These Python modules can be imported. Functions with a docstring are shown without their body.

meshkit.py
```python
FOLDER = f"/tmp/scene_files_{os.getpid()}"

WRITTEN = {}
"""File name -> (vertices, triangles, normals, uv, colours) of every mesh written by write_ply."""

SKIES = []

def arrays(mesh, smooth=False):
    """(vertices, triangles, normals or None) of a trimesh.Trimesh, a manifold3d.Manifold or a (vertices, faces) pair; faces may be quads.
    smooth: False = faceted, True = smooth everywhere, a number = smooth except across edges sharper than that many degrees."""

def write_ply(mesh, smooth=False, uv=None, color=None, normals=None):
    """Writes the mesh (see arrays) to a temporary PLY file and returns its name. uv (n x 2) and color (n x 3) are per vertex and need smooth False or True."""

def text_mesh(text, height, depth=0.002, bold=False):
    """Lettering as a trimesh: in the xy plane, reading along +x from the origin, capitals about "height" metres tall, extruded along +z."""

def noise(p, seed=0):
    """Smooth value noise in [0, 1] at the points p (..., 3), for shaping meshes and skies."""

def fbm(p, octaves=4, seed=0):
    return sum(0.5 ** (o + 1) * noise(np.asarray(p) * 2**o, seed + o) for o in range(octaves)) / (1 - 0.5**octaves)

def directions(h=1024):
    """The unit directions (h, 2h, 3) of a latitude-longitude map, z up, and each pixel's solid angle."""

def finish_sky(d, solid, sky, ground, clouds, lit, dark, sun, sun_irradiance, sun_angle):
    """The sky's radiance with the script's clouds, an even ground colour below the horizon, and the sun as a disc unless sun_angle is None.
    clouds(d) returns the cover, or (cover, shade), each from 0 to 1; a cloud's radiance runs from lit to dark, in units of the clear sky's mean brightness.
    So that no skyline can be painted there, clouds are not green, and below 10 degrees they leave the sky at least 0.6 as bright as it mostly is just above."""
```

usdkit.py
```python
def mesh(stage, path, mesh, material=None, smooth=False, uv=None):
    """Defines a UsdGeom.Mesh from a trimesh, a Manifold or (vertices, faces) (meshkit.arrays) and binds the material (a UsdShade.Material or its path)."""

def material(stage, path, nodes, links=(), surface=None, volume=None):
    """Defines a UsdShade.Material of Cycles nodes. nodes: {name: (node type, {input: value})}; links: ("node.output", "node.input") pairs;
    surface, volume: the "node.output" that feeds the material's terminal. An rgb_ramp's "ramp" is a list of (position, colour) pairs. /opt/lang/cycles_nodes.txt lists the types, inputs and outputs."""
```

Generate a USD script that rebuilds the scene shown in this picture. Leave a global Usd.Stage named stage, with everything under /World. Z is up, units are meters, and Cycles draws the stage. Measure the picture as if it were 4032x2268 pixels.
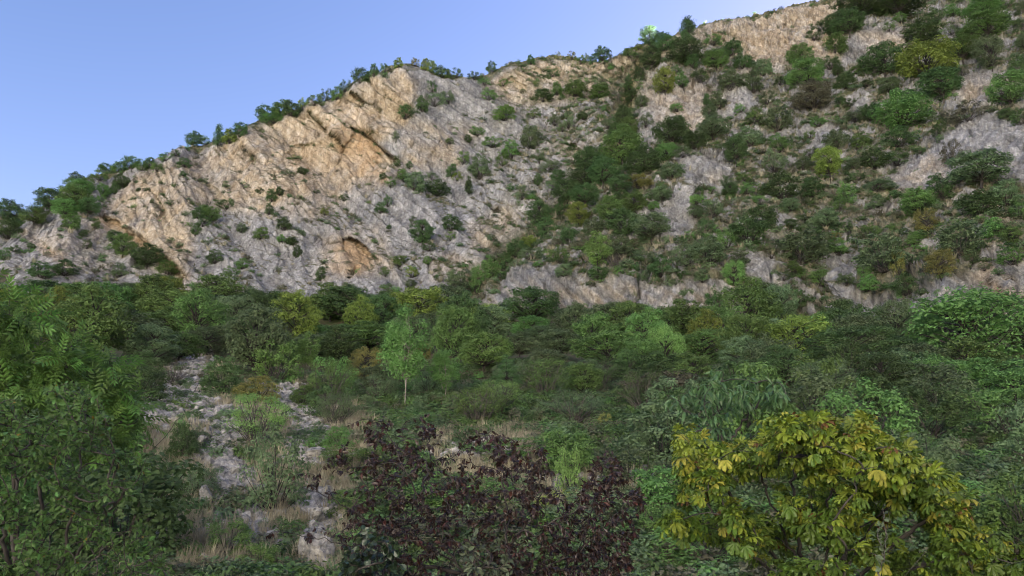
import math, random
import numpy as np
from scipy.interpolate import RBFInterpolator, PchipInterpolator
from scipy.ndimage import map_coordinates
from scipy.spatial import cKDTree
from pxr import Usd, UsdGeom, UsdLux, UsdShade, Gf, Sdf, Vt
import usdkit, meshkit

# ------------------------------------------------------------------ camera, sky, sun, exposure
stage = Usd.Stage.CreateInMemory()
UsdGeom.SetStageUpAxis(stage, UsdGeom.Tokens.z)
world = UsdGeom.Xform.Define(stage, '/World')
stage.SetDefaultPrim(world.GetPrim())
PW, PH, FPX = 4032.0, 2268.0, 3103.0          # the photograph's size and focal length in its pixels
PITCH, EYE = math.radians(14.0), 5.0
EXPOSURE = 4.8
SUN_EL, SUN_AZ = math.radians(17.0), math.radians(60.0)
SKY_STRENGTH, SUN_INT = 0.05, 1.25
SKY_TINT = (0.300, 0.219, 0.246)                        # the photograph's white balance for shade
cam = UsdGeom.Camera.Define(stage, '/World/camera')
cam.CreateHorizontalApertureAttr(36.0)
cam.CreateVerticalApertureAttr(36.0 * PH / PW)
cam.CreateFocalLengthAttr(36.0 * FPX / PW)
cam.CreateClippingRangeAttr(Gf.Vec2f(0.1, 20000.0))
cam.CreateExposureAttr(EXPOSURE)
cam.AddTranslateOp().Set(Gf.Vec3d(0, 0, EYE))
cam.AddRotateXOp().Set(90.0 + math.degrees(PITCH))
sky_mat = usdkit.material(stage, '/World/Looks/sky_light', {
    'sky': ('sky_texture', {'sky_type': 'single_scattering', 'sun_disc': False, 'sun_elevation': SUN_EL, 'sun_rotation': SUN_AZ,
                            'altitude': 200.0, 'air_density': 1.0, 'aerosol_density': 1.0, 'ozone_density': 1.0}),
    'sat': ('hsv', {'saturation': 1.25}),
    'tint': ('vector_math', {'math_type': 'multiply', 'vector2': SKY_TINT}),
    'bg': ('background_shader', {'strength': SKY_STRENGTH})}, [('sky.color', 'sat.color'), ('sat.color', 'tint.vector1'), ('tint.vector', 'bg.color')], surface='bg.background')
dome = UsdLux.DomeLight.Define(stage, '/World/sky')
UsdShade.MaterialBindingAPI.Apply(dome.GetPrim()).Bind(sky_mat)
dome.GetPrim().SetCustomDataByKey('kind', 'structure')
sun = UsdLux.DistantLight.Define(stage, '/World/sun')
sun.CreateIntensityAttr(SUN_INT)
sun.CreateAngleAttr(0.5)
sun.CreateNormalizeAttr(True)
sun.CreateColorAttr(Gf.Vec3f(1.0, 0.98, 0.965))
sun.AddRotateZOp().Set(-math.degrees(SUN_AZ))
sun.AddRotateXOp().Set(90.0 + math.degrees(SUN_EL) + 180.0)

# ------------------------------------------------------------------ helpers
def ray(px, py):
    """azimuth and tangent of the elevation of the line of sight through a spot of the photograph"""
    X, Y = (np.asarray(px, float) - PW / 2) / FPX, -(np.asarray(py, float) - PH / 2) / FPX
    dx, dy, dz = X, math.cos(PITCH) - Y * math.sin(PITCH), math.sin(PITCH) + Y * math.cos(PITCH)
    return np.arctan2(dx, dy), dz / np.hypot(dx, dy)

def point(px, py, r):
    a, e = ray(px, py)
    return np.stack([r * np.sin(a), r * np.cos(a), EYE + r * e], -1)

def project(P):
    P = np.asarray(P, float)
    z = P[..., 2] - EYE
    d = P[..., 1] * math.cos(PITCH) + z * math.sin(PITCH)
    u = -P[..., 1] * math.sin(PITCH) + z * math.cos(PITCH)
    d = np.where(d > 0.05, d, 0.05)
    return PW / 2 + FPX * P[..., 0] / d, PH / 2 - FPX * u / d, d

def smooth(a, b, x):
    t = np.clip((x - a) / (b - a), 0, 1)
    return t * t * (3 - 2 * t)

def nz(P, scale, seed, octaves=1):
    """noise around 0, from -0.5 to 0.5"""
    s = np.asarray(scale, float)
    return (meshkit.fbm(P * s, octaves, seed) if octaves > 1 else meshkit.noise(P * s, seed)) - 0.5

def seg_dist(px, py, line):
    """distance to a polyline, and the position along it from 0 to 1"""
    best, at = np.full(px.shape, 1e9), np.zeros(px.shape)
    n = len(line) - 1
    for k in range(n):
        (x0, y0), (x1, y1) = line[k], line[k + 1]
        dx, dy = x1 - x0, y1 - y0
        t = np.clip(((px - x0) * dx + (py - y0) * dy) / (dx * dx + dy * dy), 0, 1)
        d = np.hypot(px - x0 - t * dx, py - y0 - t * dy)
        m = d < best
        best, at = np.where(m, d, best), np.where(m, (k + t) / n, at)
    return best, at

def poly_in(px, py, poly):
    """signed distance to a polygon, positive inside"""
    inside = np.zeros(px.shape, bool)
    for k in range(len(poly)):
        (x0, y0), (x1, y1) = poly[k], poly[k - 1]
        if y0 != y1:
            inside ^= ((y0 > py) != (y1 > py)) & (px < (x1 - x0) * (py - y0) / (y1 - y0) + x0)
    d, _ = seg_dist(px, py, list(poly) + [poly[0]])
    return np.where(inside, d, -d)

used = {}
def path_for(name, parent='/World'):
    key = (parent, name)
    n = used.get(key, 0)
    used[key] = n + 1
    return f'{parent}/{name}' + (f'_{n:03d}' if n else '')

def tag(prim, label=None, category=None, group=None, kind=None):
    for k, v in (('label', label), ('category', category), ('group', group), ('kind', kind)):
        if v:
            prim.SetCustomDataByKey(k, v)

def grid_faces(nr, nc):
    i, j = np.meshgrid(np.arange(nr - 1), np.arange(nc - 1), indexing='ij')
    a = (i * nc + j).ravel()
    return np.concatenate([np.stack([a, a + 1, a + nc + 1], 1), np.stack([a, a + nc + 1, a + nc], 1)])

def put_mesh(path, v, f, mat, smooth_n=False, colors=None):
    m = usdkit.mesh(stage, path, (v, f), mat, smooth=smooth_n)
    if colors is not None:
        UsdGeom.PrimvarsAPI(m).CreatePrimvar('mask', Sdf.ValueTypeNames.Color3fArray, 'vertex').Set(Vt.Vec3fArray.FromNumpy(np.asarray(colors, np.float32)))
    return m

# ------------------------------------------------------------------ materials of the ground
def ramp(*stops):
    return {'ramp': list(stops)}

M = {}
def rock_material(path):
    nodes = {
        'geo': ('geometry', {}),
        'att': ('attribute', {'attribute': 'mask'}),
        'sep': ('separate_color', {}),
        'mapS': ('mapping', {'scale': (0.7, 0.7, 0.15)}),
        'streak': ('noise_texture', {'scale': 1.0, 'detail': 6.0, 'roughness': 0.65, 'distortion': 0.5}),
        'blotch': ('noise_texture', {'scale': 0.13, 'detail': 8.0, 'roughness': 0.68}),
        'fine': ('noise_texture', {'scale': 1.1, 'detail': 9.0, 'roughness': 0.75}),
        'add': ('mix', {'fac': 0.5}), 'add2': ('mix', {'fac': 0.25}),
        'grey': ('rgb_ramp', ramp((0.36, (0.05, 0.05, 0.055)), (0.44, (0.15, 0.15, 0.154)), (0.51, (0.265, 0.262, 0.258)), (0.57, (0.41, 0.402, 0.39)), (0.64, (0.56, 0.545, 0.52)))),
        'cream': ('rgb_ramp', ramp((0.36, (0.10, 0.072, 0.046)), (0.44, (0.26, 0.20, 0.13)), (0.51, (0.44, 0.365, 0.265)), (0.58, (0.60, 0.53, 0.425)), (0.65, (0.70, 0.65, 0.56)))),
        'ochre': ('rgb_ramp', ramp((0.36, (0.14, 0.085, 0.045)), (0.5, (0.43, 0.30, 0.175)), (0.62, (0.62, 0.48, 0.32)))),
        'soil': ('rgb_ramp', ramp((0.36, (0.045, 0.055, 0.024)), (0.46, (0.085, 0.092, 0.040)), (0.55, (0.17, 0.15, 0.085)), (0.66, (0.28, 0.245, 0.165)))),
        'mapT': ('mapping', {'scale': (2.0, 2.0, 0.32)}),
        'thin': ('noise_texture', {'scale': 1.0, 'detail': 5.0, 'roughness': 0.65, 'distortion': 0.6}),
        'grit': ('noise_texture', {'scale': 3.6, 'detail': 6.0, 'roughness': 0.75}),
        'tv': ('map_range', {'from_min': 0.32, 'from_max': 0.66, 'to_min': 0.78, 'to_max': 1.22}),
        'gv': ('map_range', {'from_min': 0.32, 'from_max': 0.66, 'to_min': 0.70, 'to_max': 1.30}),
        'dotb': ('vector_math', {'math_type': 'dot_product', 'vector2': (0.60 * 1.15, -0.32 * 1.15, 0.73 * 1.15)}), 'sepp': ('separate_xyz', {}),
        'bx': ('math', {'math_type': 'multiply', 'value2': 0.10}), 'by': ('math', {'math_type': 'multiply', 'value2': 0.10}), 'bv': ('combine_xyz', {}),
        'bed': ('noise_texture', {'scale': 1.0, 'detail': 6.0, 'roughness': 0.7, 'distortion': 0.3}), 'bm': ('map_range', {'from_min': 0.30, 'from_max': 0.68, 'to_min': 0.72, 'to_max': 1.22}), 'tb': ('math', {'math_type': 'multiply'}),
        'tg': ('math', {'math_type': 'multiply'}), 'out': ('vector_math', {'math_type': 'scale'}),
        'm1': ('mix', {}), 'm2': ('mix', {}), 'm3': ('mix', {}),
        'bmp': ('bump', {'strength': 1.0, 'distance': 0.9}),
        'p': ('principled_bsdf', {'roughness': 0.9, 'specular_ior_level': 0.15}),
    }
    links = [('geo.position', 'mapS.vector'), ('mapS.vector', 'streak.vector'), ('geo.position', 'blotch.vector'), ('geo.position', 'fine.vector'),
             ('streak.color', 'add.color1'), ('fine.color', 'add.color2'), ('add.color', 'add2.color1'), ('blotch.color', 'add2.color2'),
             ('add2.color', 'grey.fac'), ('add2.color', 'cream.fac'), ('add2.color', 'ochre.fac'), ('fine.fac', 'soil.fac'),
             ('att.color', 'sep.color'),
             ('grey.color', 'm1.color1'), ('cream.color', 'm1.color2'), ('sep.r', 'm1.fac'),
             ('m1.color', 'm2.color1'), ('ochre.color', 'm2.color2'), ('sep.g', 'm2.fac'),
             ('m2.color', 'm3.color1'), ('soil.color', 'm3.color2'), ('sep.b', 'm3.fac'),
             ('geo.position', 'mapT.vector'), ('mapT.vector', 'thin.vector'), ('geo.position', 'grit.vector'), ('thin.fac', 'tv.value'), ('grit.fac', 'gv.value'), ('tv.result', 'tg.value1'), ('gv.result', 'tg.value2'),
             ('geo.position', 'dotb.vector1'), ('dotb.value', 'bv.x'), ('geo.position', 'sepp.vector'), ('sepp.x', 'bx.value1'), ('sepp.y', 'by.value1'), ('bx.value', 'bv.y'), ('by.value', 'bv.z'), ('bv.vector', 'bed.vector'), ('bed.fac', 'bm.value'), ('bm.result', 'tb.value1'), ('tg.value', 'tb.value2'),
             ('m3.color', 'out.vector1'), ('tb.value', 'out.scale'), ('out.vector', 'p.base_color'), ('fine.fac', 'bmp.height'), ('bmp.normal', 'p.normal')]
    return usdkit.material(stage, path, nodes, links, surface='p.BSDF')
M['cliff'] = rock_material('/World/Looks/limestone_cliff')

def ground_material(path):
    nodes = {
        'geo': ('geometry', {}),
        'att': ('attribute', {'attribute': 'mask'}), 'sep': ('separate_color', {}),
        'fine': ('noise_texture', {'scale': 5.0, 'detail': 8.0, 'roughness': 0.7}),
        'blot': ('noise_texture', {'scale': 0.5, 'detail': 6.0, 'roughness': 0.65}),
        'soil': ('rgb_ramp', ramp((0.32, (0.045, 0.04, 0.028)), (0.5, (0.09, 0.075, 0.045)), (0.66, (0.15, 0.13, 0.08)))),
        'dry': ('rgb_ramp', ramp((0.3, (0.12, 0.10, 0.065)), (0.5, (0.25, 0.21, 0.14)), (0.68, (0.38, 0.33, 0.24)))),
        'stone': ('rgb_ramp', ramp((0.3, (0.14, 0.13, 0.12)), (0.5, (0.315, 0.285, 0.235)), (0.66, (0.49, 0.455, 0.395)))),
        'moss': ('rgb_ramp', ramp((0.42, (0, 0, 0)), (0.58, (1, 1, 1)))),
        'm0': ('mix', {'color2': (0.055, 0.075, 0.028)}), 'm1': ('mix', {}), 'm2': ('mix', {}),
        'bmp': ('bump', {'strength': 0.8, 'distance': 0.08}),
        'p': ('principled_bsdf', {'roughness': 0.95, 'specular_ior_level': 0.15})}
    links = [('geo.position', 'fine.vector'), ('geo.position', 'blot.vector'), ('fine.fac', 'soil.fac'), ('fine.fac', 'dry.fac'), ('fine.fac', 'stone.fac'), ('blot.fac', 'moss.fac'),
             ('att.color', 'sep.color'), ('moss.color', 'm0.fac'), ('soil.color', 'm0.color1'), ('m0.color', 'm1.color1'), ('dry.color', 'm1.color2'), ('sep.r', 'm1.fac'),
             ('m1.color', 'm2.color1'), ('stone.color', 'm2.color2'), ('sep.g', 'm2.fac'), ('m2.color', 'p.base_color'), ('fine.fac', 'bmp.height'), ('bmp.normal', 'p.normal')]
    return usdkit.material(stage, path, nodes, links, surface='p.BSDF')
M['hillside'] = ground_material('/World/Looks/hillside_earth')
M['valley'] = usdkit.material(stage, '/World/Looks/valley_meadow', {
    'geo': ('geometry', {}), 'n': ('noise_texture', {'scale': 0.03, 'detail': 8.0}),
    'r': ('rgb_ramp', ramp((0.35, (0.07, 0.09, 0.035)), (0.5, (0.16, 0.15, 0.07)), (0.65, (0.30, 0.26, 0.17)))),
    'p': ('principled_bsdf', {'roughness': 0.95})}, [('geo.position', 'n.vector'), ('n.fac', 'r.fac'), ('r.color', 'p.base_color')], surface='p.BSDF')

# ------------------------------------------------------------------ the mountain
BASE = [(-500, 1120), (0, 1075), (400, 1110), (800, 1140), (1200, 1200), (1600, 1190), (1900, 1200), (2200, 1230), (2600, 1240), (3000, 1215), (3400, 1250), (3800, 1300), (4032, 1330), (4500, 1350)]
RIDGE = [(-500, 930), (-200, 900), (0, 872), (90, 850), (170, 815), (240, 762), (310, 722), (400, 690), (500, 660), (600, 640), (700, 600), (790, 570), (870, 548), (960, 510), (1010, 482),
         (1100, 455), (1180, 432), (1250, 402), (1330, 372), (1400, 325), (1470, 293), (1530, 262), (1590, 254), (1660, 272), (1740, 300), (1800, 306), (1880, 298), (1940, 282), (2030, 246), (2120, 226),
         (2210, 222), (2290, 242), (2350, 240), (2440, 215), (2530, 172), (2620, 150), (2720, 116), (2800, 95), (2880, 78), (2970, 66), (3060, 48), (3120, 22), (3200, 6), (3300, -20), (3420, -60), (3600, -140), (4032, -330), (4500, -500)]
DEPTH = [(-500, 1120, 140), (0, 1075, 134), (400, 1110, 130), (800, 1140, 127), (1200, 1200, 123), (1600, 1190, 119), (1900, 1200, 112), (2200, 1230, 106), (2600, 1240, 103), (3000, 1215, 104), (3400, 1250, 102), (3800, 1300, 99), (4500, 1350, 97),
         (-500, 930, 176), (0, 872, 168), (310, 722, 170), (600, 640, 168), (960, 510, 167), (1250, 402, 166), (1590, 254, 166), (1800, 306, 172), (2120, 226, 182), (2440, 215, 192), (2720, 116, 200), (3060, 48, 214), (3420, -60, 230), (4032, -330, 268), (4500, -500, 290),
         (200, 960, 142), (600, 950, 140), (1000, 950, 138), (700, 780, 152), (1000, 700, 152), (1300, 800, 148), (1400, 560, 156), (1600, 420, 160), (1700, 700, 153), (1500, 1000, 131), (1700, 950, 136), (1900, 500, 164), (2100, 700, 152), (2150, 450, 168), (2000, 900, 138), (1850, 1060, 122),
         (2600, 700, 138), (2620, 430, 164), (2500, 860, 128), (2300, 1000, 117), (2100, 1090, 113), (2900, 450, 165), (3000, 900, 121), (3000, 650, 144), (3100, 250, 192), (3500, 1020, 115), (3500, 650, 146), (3500, 300, 188), (4000, 900, 118), (4000, 500, 156), (4000, 150, 205), (3300, 120, 208)]
dep = np.array(DEPTH, float)
ca, ce = ray(dep[:, 0], dep[:, 1])
depth_rbf = RBFInterpolator(np.stack([ca, ce], 1), dep[:, 2], kernel='thin_plate_spline', smoothing=0.0005)

def edge_curve(pts, extra):
    a, e = ray(*np.array(pts, float).T)
    both = sorted(list(zip(a, e)) + extra)
    return PchipInterpolator(*np.array(both).T)
ridge_e = edge_curve(RIDGE, [(-1.45, 0.10), (-1.0, 0.20), (-0.8, 0.25), (0.82, 0.90), (1.0, 0.80), (1.45, 0.25)])
base_e = edge_curve(BASE, [(-1.45, 0.02), (-1.0, 0.14), (-0.8, 0.2), (0.82, 0.16), (1.0, 0.12), (1.45, 0.02)])
AMAX = float(ray(4500, 300)[0])

def base_depth(a, e):
    return depth_rbf(np.stack([np.clip(a, -AMAX, AMAX), e], 1))

inner = np.concatenate([ray(np.arange(-110, 4145, 3.6), 600)[0]])
cols = np.concatenate([np.linspace(-1.45, inner[0], 60)[:-1], inner, np.linspace(inner[-1], 1.45, 60)[1:]])
NR, NT = 340, 18
NC = len(cols)
vv = np.linspace(0, 1, NR)
Eb, Er = base_e(cols) - 0.03, ridge_e(cols)
A = np.broadcast_to(cols, (NR, NC))
E = Eb + (Er - Eb) * vv[:, None]
# depth on a coarse grid, then spread over the fine one
ga, ge = np.linspace(-1.45, 1.45, 240), np.linspace(-0.1, 1.0, 150)
GA, GE = np.meshgrid(ga, ge)
G = base_depth(GA.ravel(), GE.ravel()).reshape(GA.shape)
R = map_coordinates(G, [(E - ge[0]) / (ge[1] - ge[0]), (A - ga[0]) / (ga[1] - ga[0])], order=1, mode='nearest')
X0 = np.stack([R * np.sin(A), R * np.cos(A), EYE + R * E], -1)
PX, PY, _ = project(X0)
PX = np.where(np.abs(A) > 1.2, -9999.0, PX)

# larger forms of the face, each given where the photograph shows it (metres, + goes into the rock)
def hollow(cx, cy, rx, ry, ang, depth, roof=0.35):
    """a hollow that deepens upwards and ends under a roof"""
    c, s = math.cos(math.radians(ang)), math.sin(math.radians(ang))
    u = ((PX - cx) * c + (PY - cy) * s) / rx
    w = (-(PX - cx) * s + (PY - cy) * c) / ry
    q = 1 - np.hypot(u, w)
    t = np.clip((1 - w) / 2, 0, 1)
    return depth * smooth(0, 0.5, q + 0.06 * nz(X0, 0.4, 5)) * (roof + (1 - roof) * t) * smooth(0, 0.12, q)

D = np.zeros((NR, NC))
warp = 12 * nz(X0, 0.12, 3, 3)
D += hollow(1415, 440, 130, 62, 20, 2.5)
D += hollow(1205, 640, 130, 95, -20, 2.5)
D += hollow(1960, 860, 60, 60, 0, 2.0)
D += hollow(1770, 1060, 70, 70, 0, 2)
D += hollow(2250, 610, 70, 50, 0, 2.0)
shelter = np.zeros((NR, NC))
for line, reach, depth in (([(1375, 495), (1440, 522), (1510, 590), (1585, 645)], 125, 5.5), ([(1215, 432), (1317, 541), (1364, 604)], 45, 3), ([(949, 565), (1035, 651)], 42, 3), ([(534, 682), (612, 761), (667, 847)], 50, 2.6),
                           ([(365, 845), (456, 862), (550, 925), (690, 1048), (760, 1110)], 48, 4.6), ([(80, 895), (180, 960), (290, 1058)], 30, 2.6), ([(1250, 925), (1301, 957), (1356, 1011)], 28, 2.2), ([(1312, 968), (1372, 938), (1405, 952), (1450, 980), (1505, 1040)], 115, 6.5),
                           ([(1364, 354), (1450, 416)], 42, 3), ([(1120, 590), (1200, 640), (1260, 700)], 40, 2.4), ([(780, 690), (850, 740), (900, 800)], 36, 2.2), ([(1720, 560), (1800, 610)], 30, 1.8), ([(2250, 560), (2340, 625)], 42, 3), ([(2120, 225), (2240, 290)], 40, 2.4), ([(2000, 300), (2090, 350)], 36, 2.2), ([(2780, 120), (2900, 190), (3000, 260)], 45, 3), ([(3200, 25), (3310, 90)], 40, 3), ([(1790, 985), (1870, 1050)], 30, 2.2), ([(1955, 815), (2010, 870)], 30, 2.0), ([(3840, 1030), (3930, 1130), (4070, 1270)], 45, 3.2), ([(3570, 690), (3650, 720)], 30, 2.5)):
    d, t = seg_dist(PX, PY, line)
    side = np.zeros(PX.shape)
    lx, ly = np.array(line, float).T
    order = np.argsort(lx)
    side = PY - np.interp(PX, lx[order], ly[order])                # below the line is under the roof
    d = d + 0.9 * warp
    q = np.exp(-np.clip(d, 0, None) / reach) * smooth(-10, 16, side + 0.8 * warp) * smooth(0.0, 0.10, t) * smooth(1.0, 0.90, t)
    D += 0.75 * depth * q
    shelter = np.maximum(shelter, q * min(1, depth / 4))
gully = [(2560, 180), (2490, 320), (2455, 480), (2400, 640), (2260, 790), (2120, 900), (1960, 1040), (1860, 1140)]
d, _ = seg_dist(PX, PY, gully)
D += 5 * np.exp(-(d / 60) ** 2)
for poly, depth, soft in (([(2495, 300), (2640, 262), (2790, 340), (2780, 500), (2690, 520), (2510, 590), (2490, 450)], -6, 26),
                          ([(1000, 860), (1290, 800), (1500, 690), (1700, 760), (1950, 900), (1900, 1250), (900, 1250)], -4, 30),
                          ([(1430, 480), (1560, 520), (1850, 620), (1700, 720), (1560, 660)], -3, 26),
                          ([(1480, 300), (1600, 240), (1660, 380), (1540, 480)], -4, 30),
                          ([(1180, 560), (1330, 520), (1350, 600), (1300, 660), (1200, 600)], -2.5, 14),
                          ([(860, 560), (1010, 470), (1060, 640), (960, 720)], -3, 22),
                          ([(380, 830), (540, 700), (760, 600), (800, 800), (700, 960), (520, 900)], -3, 24),
                          ([(2500, 880), (2600, 790), (2710, 735), (2740, 900), (2680, 945)], -5, 22),
                          ([(2660, 620), (2800, 600), (2890, 660), (2850, 760), (2700, 700)], -5, 22),
                          ([(3310, 260), (3345, 120), (3540, 80), (3570, 200), (3430, 240)], -7, 24),
                          ([(3650, 640), (3740, 520), (3870, 430), (4100, 540), (4100, 720), (3780, 700)], -7, 30),
                          ([(3180, 590), (3250, 480), (3300, 520), (3240, 610)], -4, 16),
                          ([(2860, 360), (2980, 330), (2970, 440), (2870, 450)], -4, 20),
                          ([(3340, 390), (3420, 390), (3420, 470), (3340, 450)], -4, 16),
                          ([(1900, 1420), (1900, 1240), (2010, 1055), (2200, 1065), (2330, 1120), (2450, 1075), (2600, 1125), (2760, 1070), (2880, 1130), (2960, 1420)], -8, 18),
                          ([(2900, 1400), (2900, 1010), (2990, 1000), (3060, 1030), (3120, 1400)], -7, 18),
                          ([(3270, 1450), (3300, 1130), (3420, 1160), (3560, 1170), (3700, 1090), (3830, 1050), (4100, 960), (4100, 1500)], -9, 22)):
    ys = [q[1] for q in poly]
    rise = np.clip((max(ys) - PY) / (max(ys) - min(ys)), 0, 1)
    D += depth * smooth(-soft, soft, poly_in(PX, PY, poly) + 1.6 * warp) * rise ** 0.8
inplace = smooth(0, 0.03, vv)[:, None] * np.ones(NC)
D *= inplace
R2 = R + D
roll = np.clip((vv - 0.955) / 0.045, 0, 1)[:, None]
R2 = R2 + 5.0 * roll ** 2.2
P = np.stack([R2 * np.sin(A), R2 * np.cos(A), EYE + R2 * E], -1)

def grid_normals(P):
    du, dv = np.gradient(P, axis=1), np.gradient(P, axis=0)
    n = np.cross(du, dv)
    return n / np.maximum(np.linalg.norm(n, axis=-1, keepdims=True), 1e-9)

# bedding that dips to the right, flutes down the face, knobs and cracks
bed_n = np.array([0.60, -0.32, 0.73])
wp = P + 4.5 * np.stack([nz(P, 0.045, 11, 3), nz(P, 0.045, 12, 3), nz(P, 0.045, 13, 3)], -1)
b = wp @ bed_n
def saw(x):
    f = x - np.floor(x)
    return np.where(f < 0.8, f / 0.8, (1 - f) / 0.2) - 0.5
right = smooth(1900, 2500, PX)                                    # the slope right of the gully: more broken, knobbly
strata_zone = np.clip(smooth(-40, 40, poly_in(PX, PY, [(1950, 330), (2200, 180), (2750, 60), (3400, -60), (3300, 250), (3000, 270), (2700, 120), (2450, 330), (2300, 330)])) +
                      smooth(-30, 30, poly_in(PX, PY, [(1900, 1300), (2000, 1090), (2300, 1130), (2900, 1130), (3300, 1150), (3800, 1040), (4200, 960), (4200, 1400)])), 0, 1)
mod = 0.35 + 1.3 * np.clip(nz(P, 0.03, 21, 2) + 0.5, 0, 1)
amp = (1 - 0.55 * right) * mod
brk = nz(P, 0.16, 24, 2)
left = 1 - right
off = amp * (2.6 * saw(b / 12.0) + 1.35 * saw(b / 4.6 + 1.4 * nz(P, 0.05, 22) + 0.7 * brk) + 0.50 * saw(b / 1.9 + 1.4 * nz(P, 0.10, 23) + 0.9 * brk))
off += (0.5 + 0.7 * mod) * 0.26 * saw(b / 0.9 + 2.0 * nz(P, 0.25, 25, 2))
off += strata_zone * (1.5 * saw(b / 3.1 + 0.4 * brk) + 0.8 * saw(b / 1.3 + 0.5 * brk))
Pd = P - 0.5 * P[..., 2:] * np.array([1.0, 0, 0])                  # flutes lean a little with the beds
flute = np.abs(nz(Pd, (0.40, 0.40, 0.05), 31, 3))
flute2 = np.abs(nz(Pd, (1.1, 1.1, 0.13), 34, 2))
off += (1 - 0.6 * right) * (1 - 0.75 * strata_zone) * (1.25 * (0.25 - flute) + 0.4 * (0.25 - flute2)) * (0.4 + 1.4 * np.clip(nz(P, 0.05, 32) + 0.35, 0, 1))
def billow(scale, seed, octs):
    return sum(0.5 ** o * (0.5 - 2 * np.abs(nz(P, scale * 2 ** o, seed + o))) for o in range(octs))
off += (0.6 + 1.4 * right) * 1.0 * billow(0.11, 41, 2)
off += (0.28 + 1.25 * right) * 0.75 * billow(0.42, 51, 3)
off += (0.40 + 0.85 * right) * 0.45 * billow(0.9, 55, 2)
off += 0.22 * billow(1.7, 57, 2)
crack = np.abs(nz(P, (0.16, 0.16, 0.10), 61, 2))
off -= 1.3 * np.clip(1 - crack / 0.03, 0, 1) * (0.3 + 0.7 * right)
off += 3.5 * nz(P, 0.035, 71, 2) * (0.5 + right)
off *= (1 - 0.22 * left)
off *= inplace * (0.35 + 0.65 * smooth(1.0, 0.965, vv)[:, None])
out = np.array([0, 0, 0.35]) - np.stack([np.sin(A), np.cos(A), 0 * A], -1)
Nrm = grid_normals(P)
Nrm = np.where((Nrm * out).sum(-1, keepdims=True) < 0, -Nrm, Nrm)
dirn = 0.6 * Nrm + 0.4 * out
P = P + off[..., None] * dirn / np.linalg.norm(dirn, axis=-1, keepdims=True)
# behind the skyline the top falls away gently
back = np.cumsum(np.geomspace(0.8, 90, NT))
Rt = R2[-1][None] + back[:, None]
top = np.stack([Rt * np.sin(cols), Rt * np.cos(cols), np.maximum(P[-1, :, 2][None] - 0.9 * back[:, None] ** 0.98 * 0.42 + 3.0 * np.minimum(1, back[:, None] / 20) * nz(np.stack([Rt * np.sin(cols), Rt * np.cos(cols), 0 * Rt], -1), 0.05, 81, 2), -3.0)], -1)
P = np.concatenate([P, top])
Nrm = grid_normals(P)
outA = np.array([0, 0, 0.6]) - np.stack([np.sin(cols), np.cos(cols), 0 * cols], -1)[None]
Nrm = np.where((Nrm * outA).sum(-1, keepdims=True) < 0, -Nrm, Nrm)
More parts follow.
